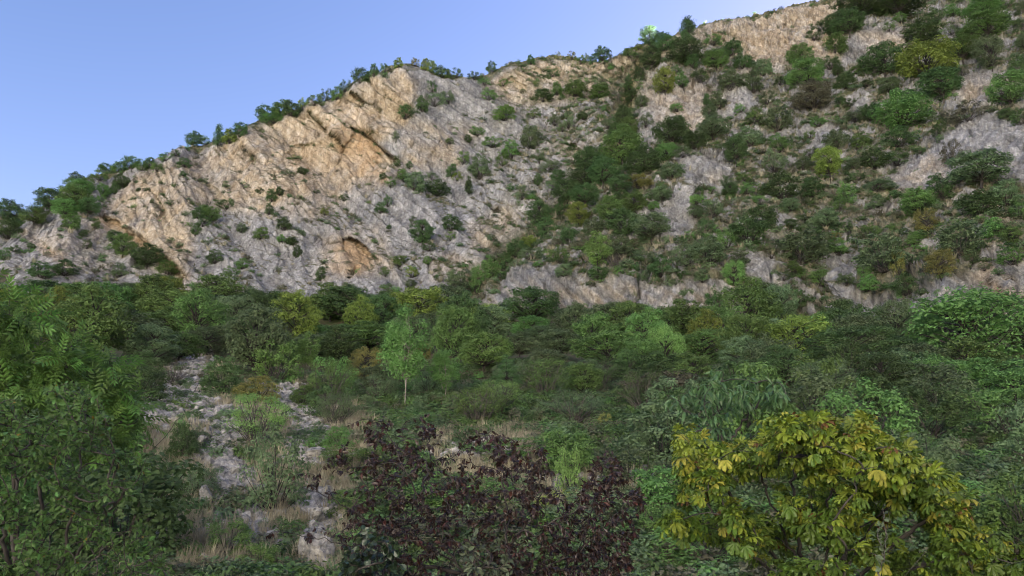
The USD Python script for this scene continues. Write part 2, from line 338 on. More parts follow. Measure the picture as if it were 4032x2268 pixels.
# what the rock is like: r sheltered cream rock, g ochre, b earth and dry grass on the ledges
QX, QY, QD = project(P)
soft = lambda poly, s: smooth(-s, s, poly_in(QX, QY, poly) + 30 * nz(P, 0.10, 91, 3))
cream = np.zeros(QX.shape)
for poly, k in (([(360, 860), (560, 680), (790, 610), (980, 500), (1330, 380), (1560, 250), (1640, 330), (1600, 480), (1480, 560), (1600, 700), (1420, 760), (1240, 850), (1050, 850), (860, 800), (720, 830), (760, 980), (720, 1110), (560, 960)], 0.95),
                ([(90, 900), (380, 860), (430, 1060), (290, 1080)], 0.55), ([(700, 1090), (900, 1120), (1100, 1200), (700, 1220)], 0.5),
                ([(1600, 480), (1900, 500), (1800, 640), (1560, 680)], 0.4), ([(1230, 1100), (1290, 930), (1500, 880), (1560, 1080)], 0.7),
                ([(1850, 880), (2000, 800), (2060, 850), (1940, 1000), (1850, 980)], 0.65), ([(1700, 1010), (1880, 1020), (1880, 1130), (1700, 1100)], 0.55),
                ([(1900, 300), (2220, 210), (2760, 70), (3380, -50), (3300, 250), (3000, 260), (2800, 130), (2480, 330), (2150, 420), (2000, 420)], 0.6),
                ([(2500, 300), (2640, 260), (2800, 340), (2790, 500), (2690, 520), (2560, 460)], 0.5), ([(2150, 550), (2320, 560), (2260, 650)], 0.5),
                ([(3380, 130), (3560, 120), (3560, 220), (3420, 200)], 0.5), ([(3480, 700), (3680, 600), (3780, 760), (3600, 780)], 0.55), ([(3780, 320), (4100, 260), (4100, 420), (3800, 420)], 0.5),
                ([(3800, 1020), (4100, 1180), (4100, 1400), (3900, 1180)], 0.75), ([(1900, 1130), (2900, 1130), (2900, 1250), (1900, 1250)], 0.3)):
    cream = np.maximum(cream, k * soft(poly, 34))
streaks = nz(P, (0.5, 0.5, 0.06), 95, 3) + 0.8 * nz(P, (0.07, 0.07, 0.05), 96, 3)
bq = (P + 5 * np.stack([nz(P, 0.05, 11, 2)] * 3, -1)) @ bed_n
band = nz(np.stack([bq * 0.5, P[..., 0] * 0.03, P[..., 1] * 0.03], -1), 1.0, 97, 3)
from scipy.ndimage import gaussian_filter
nzs = gaussian_filter(Nrm[..., 2], 2.2)
shel = np.concatenate([shelter, np.zeros((NT, NC))])
zone_s = np.concatenate([strata_zone, np.zeros((NT, NC))])
cream = np.clip(1.12 * cream * (0.85 + 0.9 * (0.34 - nzs)) + 0.95 * streaks * (0.2 + cream) + 0.6 * band * (0.3 + cream) + 0.55 * shel + np.clip(0.12 - nzs, 0, 1) * 0.9, 0, 1)
low_band = smooth(1000, 1060, QY)
cream = np.clip(cream * (1 - 0.5 * low_band * zone_s) + zone_s * (0.22 - 0.2 * low_band + 0.5 * saw((P @ bed_n) / 1.9 + nz(P, 0.15, 107, 2))), 0, 1)
ochre = np.zeros(QX.shape)
for poly, k in (([(1300, 500), (1420, 480), (1510, 600), (1500, 690), (1380, 700), (1330, 620)], 0.75), ([(1320, 430), (1480, 420), (1480, 480), (1360, 480)], 0.45), ([(1130, 600), (1300, 580), (1330, 690), (1180, 740)], 0.3),
                ([(1290, 1060), (1330, 960), (1380, 930), (1440, 990), (1470, 1060), (1360, 1090)], 0.95), ([(2880, 130), (3080, 110), (3200, 240), (2960, 240)], 0.35)):
    ochre = np.maximum(ochre, k * soft(poly, 22))
for line, w, k in (([(380, 850), (520, 940), (640, 1020), (740, 1090)], 26, 0.45), ([(90, 930), (290, 1060)], 14, 0.4), ([(3860, 1060), (4060, 1270)], 22, 0.45)):
    d, _ = seg_dist(QX, QY, line)
    ochre = np.maximum(ochre, k * np.clip(1.3 - (d + 30 * nz(P, 0.1, 93, 2)) / w, 0, 1))
ochre = np.clip((0.55 * ochre + 0.75 * shel * (0.3 + ochre)) * (0.9 + 1.2 * streaks + 0.8 * band), 0, 1)
rightq = smooth(1750, 2450, QX)
bare = np.zeros(QX.shape)
BARE = [[(2600, 170), (2750, 60), (3400, -40), (3330, 110), (3260, 250), (3000, 260), (2880, 120)], [(2495, 310), (2640, 262), (2790, 340), (2780, 490), (2690, 520), (2510, 580)],
        [(2660, 610), (2800, 590), (2890, 660), (2850, 760), (2690, 710)], [(3310, 260), (3345, 130), (3540, 85), (3570, 195), (3430, 230)], [(3480, 720), (3740, 510), (3870, 430), (4100, 520), (4100, 720), (3780, 680), (3640, 780)],
        [(2500, 880), (2600, 790), (2710, 740), (2740, 900), (2680, 945), (2580, 920)], [(3170, 600), (3250, 480), (3300, 510), (3240, 600)], [(2860, 360), (2980, 335), (2965, 440), (2870, 450)],
        [(1900, 1250), (2010, 1060), (2200, 1070), (2330, 1120), (2450, 1080), (2600, 1125), (2760, 1080), (2880, 1130), (2920, 1250)], [(2900, 1010), (2990, 1000), (3060, 1030), (3080, 1140), (2980, 1120)],
        [(3270, 1250), (3300, 1130), (3420, 1160), (3560, 1170), (3700, 1095), (3830, 1060), (4100, 980), (4100, 1360)], [(3340, 390), (3420, 395), (3420, 470), (3345, 450)], [(3770, 290), (4080, 270), (4080, 420), (3780, 400)],
        [(3290, 1000), (3380, 1010), (3390, 1110), (3270, 1100)], [(3030, 820), (3130, 860), (3120, 900), (3030, 890)]]
for poly in BARE:
    bare = np.maximum(bare, smooth(-22, 22, poly_in(QX, QY, poly) + 34 * nz(P, 0.14, 98, 3)))
earth = smooth(0.52, 0.74, Nrm[..., 2] + 0.55 * nz(P, 0.22, 99, 3) + 0.16 * rightq * (1 - bare) - 0.35 * bare - 0.05 - 0.10 * (1 - rightq))
earth = np.maximum(earth, 0.72 * rightq * (1 - bare) * smooth(-0.08, 0.10, nz(P, 0.30, 101, 4)))
d, _ = seg_dist(QX, QY, gully)
earth = np.maximum(earth, np.exp(-(d / 55) ** 2))
earth[NR:] = np.maximum(earth[NR:], 0.8)
earth[NR - 9:NR] = np.maximum(earth[NR - 9:NR], smooth(-0.2, 0.1, nz(P[NR - 9:NR], 0.2, 103, 2)) * 0.95)
earth[NR - 3:] = 0.97
earth = earth * (1 - 0.55 * smooth(900, 600, QX) * smooth(820, 900, QY))
mask = np.stack([cream, ochre, earth], -1)
CP = P.reshape(-1, 3)
cf = grid_faces(NR + NT, NC)
cliff = put_mesh('/World/cliff', CP, cf, M['cliff'], False, mask.reshape(-1, 3))
tag(cliff.GetPrim(), 'shaded limestone mountain face with ochre hollows, grey slabs and a scrubby slope', 'mountain', kind='structure')

# ------------------------------------------------------------------ the hillside below it and the valley floor
ha = np.concatenate([np.linspace(-1.5, -0.68, 60)[:-1], np.linspace(-0.68, 0.68, 620), np.linspace(0.68, 1.5, 60)[1:]])
gfun = PchipInterpolator([0, 0.05, 0.16, 0.36, 0.60, 0.80, 1.0, 1.15], [0.0, 0.0, 0.075, 0.27, 0.49, 0.70, 1.0, 1.28])
def base_at(a):
    a = np.asarray(a, float)
    if a.ndim == 0:
        return tuple(q[0] for q in base_at(a[None]))
    e = base_e(np.clip(a, -1.45, 1.45))
    r = map_coordinates(G, [(e - ge[0]) / (ge[1] - ge[0]), (np.clip(a, -1.45, 1.45) - ga[0]) / (ga[1] - ga[0])], order=1, mode='nearest')
    return r, EYE + r * e
def ground_z(x, y):
    x, y = np.asarray(x, float), np.asarray(y, float)
    if x.ndim == 0:
        return ground_z(x[None], y[None])[0]
    a, r = np.arctan2(x, y), np.hypot(x, y)
    rb, zb = base_at(a)
    q = np.stack([x, y, 0 * x], -1)
    return zb * gfun(np.clip(r / rb, 0, 1.15)) + smooth(8, 30, r) * (2.6 * nz(q, 0.05, 201, 2) + 0.7 * nz(q, 0.22, 202, 2)) + 0.16 * nz(q, 0.9, 203, 2)
rr = np.concatenate([np.linspace(0.5, 12, 20)[:-1], np.geomspace(12, 150, 330)])
HA, HR = np.meshgrid(ha, rr)
rb, zb = base_at(HA)
HR = np.minimum(HR, rb * 1.13 + 0.001 * np.arange(len(rr))[:, None])
HX, HY = HR * np.sin(HA), HR * np.cos(HA)
HZ = ground_z(HX, HY)
HP = np.stack([HX, HY, HZ], -1)
hx, hy, hd = project(HP)
q = np.stack([HX, HY, 0 * HX], -1)
clear = [(540, 1560), (680, 1450), (860, 1460), (980, 1540), (1180, 1510), (1360, 1580), (1460, 1690), (1420, 1820), (1360, 1920), (1400, 2300), (540, 2300), (600, 1900), (540, 1750)]
cl = smooth(-50, 30, poly_in(hx, hy, clear) + 90 * nz(q, 0.25, 211, 3))
cl = np.maximum(cl, smooth(-40, 30, poly_in(hx, hy, [(1650, 1720), (2050, 1700), (2250, 1850), (2650, 1840), (2700, 2000), (2200, 2050), (1700, 1850)]) + 60 * nz(q, 0.25, 213, 3)))
rub = np.zeros(hx.shape)
for line, w in (([(760, 1470), (700, 1560), (610, 1620)], 85), ([(800, 1620), (900, 1690), (850, 1790), (920, 1850), (860, 1960), (980, 2080)], 85), ([(1120, 1570), (1240, 1640), (1240, 1760), (1170, 1790)], 75), ([(1230, 1960), (1290, 2020), (1220, 2250)], 70), ([(560, 2130), (640, 2260)], 50), ([(1800, 1790), (2000, 1770)], 40), ([(2190, 1850), (2200, 1950)], 45), ([(2540, 1890), (2620, 1930)], 45)):
    d, _ = seg_dist(hx, hy, line)
    rub = np.maximum(rub, np.clip(1.25 - (d + 60 * nz(q, 0.5, 214, 3)) / w, 0, 1))
hmask = np.stack([np.clip(cl * (0.95 + 1.2 * nz(q, 0.5, 212, 2)), 0, 1), np.clip(1.15 * rub + 0.55 * cl * smooth(0.02, 0.2, nz(q, 1.2, 215, 3)), 0, 1), 0 * cl], -1)
hill = put_mesh('/World/hillside', HP.reshape(-1, 3), grid_faces(*HX.shape)[:, ::-1], M['hillside'], True, hmask.reshape(-1, 3))
tag(hill.GetPrim(), 'rising hillside of stony earth and dry grass below the cliff', 'hillside', kind='structure')
aa = np.linspace(0, 2 * math.pi, 97)[:-1]
rv = np.array([0.0, 20, 60, 150, 400, 1000, 2500, 6000])
VP = np.array([[0, 0, -1.2]] + [[r * math.sin(t), r * math.cos(t), -1.2 - 0.004 * r] for r in rv[1:] for t in aa])
vf = [[0, 1 + k, 1 + (k + 1) % 96] for k in range(96)]
for i in range(len(rv) - 2):
    for k in range(96):
        a0, a1 = 1 + i * 96 + k, 1 + i * 96 + (k + 1) % 96
        vf += [[a0, a1 + 96, a1], [a0, a0 + 96, a1 + 96]]
valley = put_mesh('/World/valley_floor', VP, np.array(vf)[:, ::-1], M['valley'], True)
tag(valley.GetPrim(), 'broad valley floor behind and around the hillside', 'valley', kind='structure')

# added out of view: a sunlit mountainside that bounces light onto the cliff
oa = np.linspace(math.radians(95), math.radians(265), 160)
orr = np.linspace(0, 1, 60)
OA, OV = np.meshgrid(oa, orr)
OR = 250 + 620 * OV + 60 * np.sin(3 * OA) * OV
oq = np.stack([OR * np.sin(OA), OR * np.cos(OA), 0 * OA], -1)
OZ = -3 + 600 * OV ** 0.8 * (0.75 + 0.5 * nz(oq, 0.004, 301, 3)) * smooth(0, 0.12, (OA - oa[0]) / (oa[-1] - oa[0])) * smooth(0, 0.12, (oa[-1] - OA) / (oa[-1] - oa[0])) + 40 * OV * nz(oq, 0.02, 302, 3)
oq[..., 2] = OZ
omask = np.stack([np.clip(0.3 + 1.2 * nz(oq, 0.01, 303, 3), 0, 1), 0 * OA, np.clip(0.1 + 1.6 * nz(oq, 0.015, 304, 3), 0, 0.8)], -1)
bounce_slope = put_mesh('/World/opposite_mountainside', oq.reshape(-1, 3), grid_faces(*OA.shape), M['cliff'], True, omask.reshape(-1, 3))
tag(bounce_slope.GetPrim(), 'unseen sunlit mountainside added behind the camera to bounce light onto the cliff', 'mountainside', kind='structure')

# ------------------------------------------------------------------ foliage: materials and the kinds of tree and shrub
TONES = {'D': ((0.098, 0.185, 0.066), 'dark green'), 'M': ((0.150, 0.290, 0.085), 'mid green'), 'G': ((0.162, 0.245, 0.118), 'grey-green'),
         'Y': ((0.235, 0.350, 0.075), 'yellow-green'), 'L': ((0.205, 0.385, 0.110), 'bright green'), 'A': ((0.29, 0.31, 0.095), 'yellowing'), 'B': ((0.19, 0.195, 0.120), 'brownish')}
def leaf_material(path, col, trans=0.42, gloss=0.25, rough=0.55, spread=0.55, hue=0.035, noise_scale=0.35):
    return usdkit.material(stage, path, {
        'geo': ('geometry', {}), 'obj': ('object_info', {}),
        'nz': ('noise_texture', {'scale': noise_scale, 'detail': 3.0}),
        'sum': ('math', {'math_type': 'multiply_add', 'value2': 0.55, 'value3': 0.0}),
        'val': ('map_range', {'from_min': 0.2, 'from_max': 1.35, 'to_min': 1 - spread, 'to_max': 1 + spread * 1.25}),
        'val2': ('map_range', {'from_min': 0.0, 'from_max': 1.0, 'to_min': 0.5 - hue, 'to_max': 0.5 + 0.15 * hue}),
        'hsv': ('hsv', {'color': col}), 'objv': ('map_range', {'from_min': 0.0, 'from_max': 1.0, 'to_min': 0.72, 'to_max': 1.28}), 'vv': ('math', {'math_type': 'multiply'}),
        'p': ('principled_bsdf', {'roughness': rough, 'specular_ior_level': gloss}),
        't': ('translucent_bsdf', {}), 'mx': ('mix_closure', {'fac': trans})},
        [('geo.position', 'nz.vector'), ('geo.random_per_island', 'sum.value1'), ('nz.fac', 'sum.value3'), ('sum.value', 'val.value'), ('val.result', 'vv.value1'), ('obj.random', 'objv.value'), ('objv.result', 'vv.value2'), ('vv.value', 'hsv.value'), ('obj.random', 'val2.value'), ('val2.result', 'hsv.hue'),
         ('hsv.color', 'p.base_color'), ('hsv.color', 't.color'), ('p.BSDF', 'mx.closure1'), ('t.BSDF', 'mx.closure2')], surface='mx.closure')
for k, (c, w) in TONES.items():
    M['leaf' + k] = leaf_material('/World/Looks/foliage_' + w.replace(' ', '_').replace('-', '_'), c)
def bark_material(path, c0, c1):
    return usdkit.material(stage, path, {'geo': ('geometry', {}), 'n': ('noise_texture', {'scale': 6.0, 'detail': 6.0}), 'r': ('rgb_ramp', ramp((0.35, c0), (0.65, c1))), 'p': ('principled_bsdf', {'roughness': 0.9})},
                           [('geo.position', 'n.vector'), ('n.fac', 'r.fac'), ('r.color', 'p.base_color')], surface='p.BSDF')
M['bark'] = bark_material('/World/Looks/dark_bark', (0.015, 0.012, 0.010), (0.05, 0.042, 0.035))
M['pale_bark'] = bark_material('/World/Looks/pale_bark', (0.14, 0.125, 0.10), (0.30, 0.275, 0.235))
M['twig'] = bark_material('/World/Looks/grey_twigs', (0.035, 0.03, 0.026), (0.10, 0.088, 0.078))
M['stone'] = usdkit.material(stage, '/World/Looks/pale_limestone', {
    'geo': ('geometry', {}), 'n': ('noise_texture', {'scale': 2.2, 'detail': 9.0, 'roughness': 0.72}), 'm': ('noise_texture', {'scale': 9.0, 'detail': 6.0, 'roughness': 0.7}),
    'r': ('rgb_ramp', ramp((0.34, (0.06, 0.06, 0.063)), (0.45, (0.17, 0.166, 0.158)), (0.54, (0.26, 0.248, 0.225)), (0.64, (0.39, 0.37, 0.335)))),
    'b': ('bump', {'strength': 0.8, 'distance': 0.06}), 'p': ('principled_bsdf', {'roughness': 0.9, 'specular_ior_level': 0.2})},
    [('geo.position', 'n.vector'), ('geo.position', 'm.vector'), ('n.fac', 'r.fac'), ('m.fac', 'b.height'), ('b.normal', 'p.normal'), ('r.color', 'p.base_color')], surface='p.BSDF')
M['straw'] = leaf_material('/World/Looks/dry_straw', (0.35, 0.32, 0.225), 0.25, 0.1, 0.8, 0.45, 0.01)

def unit(v):
    return v / np.maximum(np.linalg.norm(v, axis=-1, keepdims=True), 1e-9)

def leaf_quads(c, n, length, width, rng, along=None, fold=0.25):
    """one small folded leaf per centre: 4 corners, 2 faces, each its own island"""
    k = len(c)
    n = unit(n)
    t = unit(np.cross(n, rng.normal(size=(k, 3)))) if along is None else unit(along - (along * n).sum(1, keepdims=True) * n + 1e-6)
    s = np.cross(n, t)
    L = (length * rng.uniform(0.65, 1.3, (k, 1))) / 2
    W = (width * rng.uniform(0.7, 1.25, (k, 1))) / 2
    up = n * W * fold
    v = np.stack([c - t * L, c + s * W + up, c + t * L, c - s * W + up], 1).reshape(-1, 3)
    f = (np.arange(k) * 4)[:, None, None] + np.array([[0, 1, 2], [0, 2, 3]])
    return v, f.reshape(-1, 3)

def tubes(paths, sides=4):
    """paths: (points, radii); one mesh of thin tapering tubes"""
    V, F, n0 = [], [], 0
    ang = np.arange(sides) * 2 * np.pi / sides
    for pts, rad in paths:
        p = np.asarray(pts, float)
        t = unit(np.gradient(p, axis=0))
        a = unit(np.cross(t, np.where(np.abs(t[:, 2:]) < 0.9, [0, 0, 1.0], [1.0, 0, 0])))
        b = np.cross(t, a)
        r = np.broadcast_to(rad, (len(p),))[:, None, None]
        v = p[:, None] + r * (np.cos(ang)[None, :, None] * a[:, None] + np.sin(ang)[None, :, None] * b[:, None])
        i, j = np.meshgrid(np.arange(len(p) - 1), np.arange(sides), indexing='ij')
        q = np.stack([i * sides + j, i * sides + (j + 1) % sides, (i + 1) * sides + (j + 1) % sides, (i + 1) * sides + j], -1).reshape(-1, 4) + n0
        V.append(v.reshape(-1, 3))
        F += [q[:, [0, 1, 2]], q[:, [0, 2, 3]]]
        n0 += len(p) * sides
    return np.concatenate(V), np.concatenate(F)

def curve(a, b, rng, sag=0.15, n=5):
    t = np.linspace(0, 1, n)[:, None]
    mid = (a + b) / 2 + np.array([0, 0, sag * np.linalg.norm(b - a)]) + rng.normal(size=3) * 0.08 * np.linalg.norm(b - a)
    return (1 - t) ** 2 * a + 2 * t * (1 - t) * mid + t ** 2 * b

FORMS = {  # centre height, half width, half height, lowest, clumps, clump size, leaves, leaf length, width, trunk height, words
    'b': (0.40, 0.55, 0.60, 0.02, 36, 0.19, 3600, 0.062, 0.046, 0.10, 'rounded shrub', 'shrub'),
    'd': (0.36, 0.70, 0.62, 0.02, 42, 0.17, 3200, 0.056, 0.040, 0.06, 'low spreading shrub', 'shrub'),
    'u': (0.35, 0.55, 0.62, 0.02, 28, 0.15, 2000, 0.064, 0.034, 0.06, 'straggly shrub', 'shrub'),
    'v': (0.60, 0.62, 0.40, 0.22, 46, 0.14, 3600, 0.040, 0.024, 0.0, 'many-stemmed shrub', 'shrub'),
    't': (0.55, 0.60, 0.45, 0.10, 46, 0.10, 420, 0.035, 0.020, 0.0, 'half-bare twiggy shrub', 'shrub'),
    'o': (0.58, 0.52, 0.44, 0.14, 60, 0.15, 7400, 0.040, 0.031, 0.34, 'round-crowned tree', 'tree'),
    's': (0.64, 0.66, 0.36, 0.26, 60, 0.145, 7400, 0.038, 0.029, 0.38, 'wide spreading tree', 'tree'),
    'l': (0.56, 0.46, 0.48, 0.12, 64, 0.120, 5600, 0.046, 0.021, 0.36, 'loose feathery tree', 'tree'),
    'n': (0.64, 0.23, 0.38, 0.22, 38, 0.105, 5200, 0.036, 0.017, 0.55, 'slender tree', 'tree'),
    'c': (0.52, 0.24, 0.50, 0.04, 34, 0.12, 3000, 0.044, 0.025, 0.20, 'narrow upright tree', 'tree'),
    'p': (0.55, 0.40, 0.46, 0.12, 44, 0.10, 4400, 0.062, 0.012, 0.80, 'tufted pine', 'tree'),
}
def grow(form, seed, detail=1.0):
    """a tree or shrub one metre tall: (wood vertices, faces), (leaf vertices, faces)"""
    cz, hw, hh, low, nc, cs, nl, ll, lw, th, _, _ = FORMS[form]
    rng = np.random.default_rng(seed)
    nc = int(nc)
    d = unit(rng.normal(size=(nc * 6, 3)))
    rad = rng.uniform(0.45, 1.0, len(d)) ** 0.6
    lob = 1 + 0.55 * nz(d * 1.6 + seed, 1.0, seed, 2)
    c = d * (rad * lob)[:, None] * np.array([hw, hw, hh]) + np.array([0, 0, cz])
    c = c[c[:, 2] > low]
    if form == 'n':
        c[:, :2] *= np.clip(1.25 - 0.9 * (c[:, 2:] - 0.4), 0.35, 1.2)
    if form == 'c':
        c[:, :2] *= np.clip(1.45 - 1.25 * c[:, 2:], 0.25, 1.2)
    if form == 'p':
        c[:, 2] = np.round(c[:, 2] * 7 + 0.25 * c[:, 0]) / 7
        c[:, :2] *= np.clip(1.5 - 1.1 * c[:, 2:], 0.3, 1.2)
    # keep clumps apart so that the crown has gaps
    keep = []
    for i in range(len(c)):
        if all(np.linalg.norm((c[i] - c[j]) * [1, 1, 1.3]) > cs * (0.95 if form in 'osbd' else 0.62) for j in keep):
            keep.append(i)
        if len(keep) >= nc:
            break
    c = c[keep]
    size = cs * rng.uniform(0.65, 1.3, len(c))
    nl = int(nl * detail)
    w = size ** 2 / (size ** 2).sum()
    which = rng.choice(len(c), nl, p=w)
    u = unit(rng.normal(size=(nl, 3)))
    flip = (u[:, 2] < -0.2) & (rng.random(nl) < 0.75)
    u[flip, 2] *= -1
    flat = 0.72 if form in 'osbdp' else 1.0
    pos = c[which] + u * np.array([1, 1, flat]) * (size[which] * rng.uniform(0.45 if form in 'osbd' else 0.2, 1.0, nl) ** 0.5)[:, None]
    lump = np.abs(nz(u * 2.1 + which[:, None] * 3.7, 1.0, seed + 3, 2))
    pos -= (u * np.array([1, 1, flat])) * (size[which] * 0.9 * np.clip(0.22 - lump, 0, 1))[:, None] * (1.0 if form in 'osbd' else 0.0)
    # sprigs that leave the outline ragged
    far = rng.random(nl) < 0.07
    pos[far] += u[far] * np.array([1, 1, 0.8]) * (size[which][far] * rng.uniform(0.1, 0.6, far.sum()))[:, None]
    pos[:, 2] = np.maximum(pos[:, 2], 0.015)
    nrm = u * 1.0 + np.array([0, 0, 0.6]) + rng.normal(size=(nl, 3)) * (0.30 if form in 'osbd' else 0.45)
    k = 1.0 / math.sqrt(detail)
    along = None
    if form == 'p':
        along = u + np.array([0, 0, 0.7])
    elif form in 'ln':
        along = u * 0.6 + np.array([0, 0, 0.4]) + rng.normal(size=(nl, 3)) * 0.4
    lv, lf = leaf_quads(pos, nrm, ll * k, lw * k, rng, along)
    paths = []
    if form in 'osnlcp':
        lean = rng.normal(size=2) * 0.06
        top = np.array([lean[0], lean[1], max(th, cz + 0.3 * hh)])
        r0 = {'n': 0.0075, 'p': 0.020, 'c': 0.020}.get(form, 0.03)
        tr = curve(np.array([0, 0, -0.08]), top, rng, 0.0, 7)
        paths.append((tr, np.linspace(r0, r0 * 0.35, 7)))
        if form == 'n':
            tr2 = curve(np.array([0.02, 0.0, 0.22]), np.array([0.09, 0.03, 0.85]), rng, 0.0, 7)
            paths.append((tr2, np.linspace(r0 * 0.75, r0 * 0.3, 7)))
        for i in range(len(c)):
            h = np.clip(c[i, 2] - 0.55 * np.hypot(*c[i, :2]) - 0.05, th * 0.45, top[2])
            j = np.argmin(np.abs(tr[:, 2] - h))
            paths.append((curve(tr[j], c[i], rng, 0.10), np.linspace(r0 * 0.45, r0 * 0.10, 5)))
    else:
        for i in range(len(c)):
            b0 = np.array([*(rng.normal(size=2) * 0.05), -0.05])
            paths.append((curve(b0, c[i], rng, 0.05 if form in 'vt' else 0.12), np.linspace(0.012, 0.004, 5)))
        if form in 'vt':
            for i in range(len(c)):
                for _ in range(5 if form == 't' else 2):
                    paths.append((curve(c[i] * rng.uniform(0.6, 1), c[i] + rng.normal(size=3) * 0.12 + [0, 0, 0.04], rng, 0.0, 3), np.linspace(0.005, 0.002, 3)))
    return tubes(paths, 4 if form in 'nosl' else 3), (lv, lf)

KIND_NAME = {'b': 'round_shrub', 'd': 'spreading_shrub', 'u': 'straggly_shrub', 'v': 'many_stemmed_shrub', 't': 'twiggy_shrub', 'o': 'broadleaf_tree', 's': 'spreading_tree', 'l': 'feathery_tree', 'n': 'slender_tree', 'c': 'upright_tree', 'p': 'pine_tree'}
sources = {}
shapes = {}
def source(form, tone, variant, fine=False):
    key = (form, tone, variant, fine)
    if key not in sources:
        if key[0::2] + (fine,) not in shapes:
            shapes[key[0::2] + (fine,)] = grow(form, 1000 + 37 * variant + ord(form), 1.3 if fine else 0.92)
        wood, leaf = shapes[key[0::2] + (fine,)]
        path = path_for(KIND_NAME[form] + '_source')
        pr = stage.CreateClassPrim(path)
        pr.SetTypeName('Xform')
        put_mesh(path + ('/trunk' if FORMS[form][11] == 'tree' else '/stems'), *wood, M['pale_bark' if form == 'n' else 'twig' if form in 'tv' else 'bark'])
        put_mesh(path + ('/crown' if FORMS[form][11] == 'tree' else '/foliage'), *leaf, M['leaf' + tone])
        sources[key] = path
    return sources[key]

records = []
def plant(form, tone, base, width, height, rng, label=None, group=None, px=0, py=0, wpx=0, fine=False, landmark=None):
    hw = FORMS[form][1] * 1.12
    records.append(dict(form=form, tone=tone, base=base, sx=width / (2 * hw), sz=height / 1.03, rot=rng.uniform(0, 360), variant=int(rng.integers(0, 3)) % 2, label=label, group=group, px=px, py=py, w=wpx, fine=fine, landmark=landmark))

# where the face is seen in the photograph
fq = np.zeros((NR + NT, NC), bool)
fq[:NR] = True
fq &= (QX > -200) & (QX < 4250) & (QY > -300) & (QY < 2300)
FP, FX, FY, FD = P[fq], QX[fq], QY[fq], QD[fq]
ftree = cKDTree(np.stack([FX, FY], 1))
def on_cliff(px, py):
    _, k = ftree.query([px, py], 10)
    k = k[np.argmin(FD[k])]
    return FP[k], FD[k]
hq = (hx > -300) & (hx < 4350) & (hy > 1000) & (hy < 2700) & (HP[..., 1] > 3)
GP, GX, GY, GD = HP[hq], hx[hq], hy[hq], hd[hq]
gtree = cKDTree(np.stack([GX, GY], 1))
def on_hill(px, py):
    _, k = gtree.query([px, py], 6)
    k = k[np.argmin(GD[k])]
    return GP[k], GD[k]

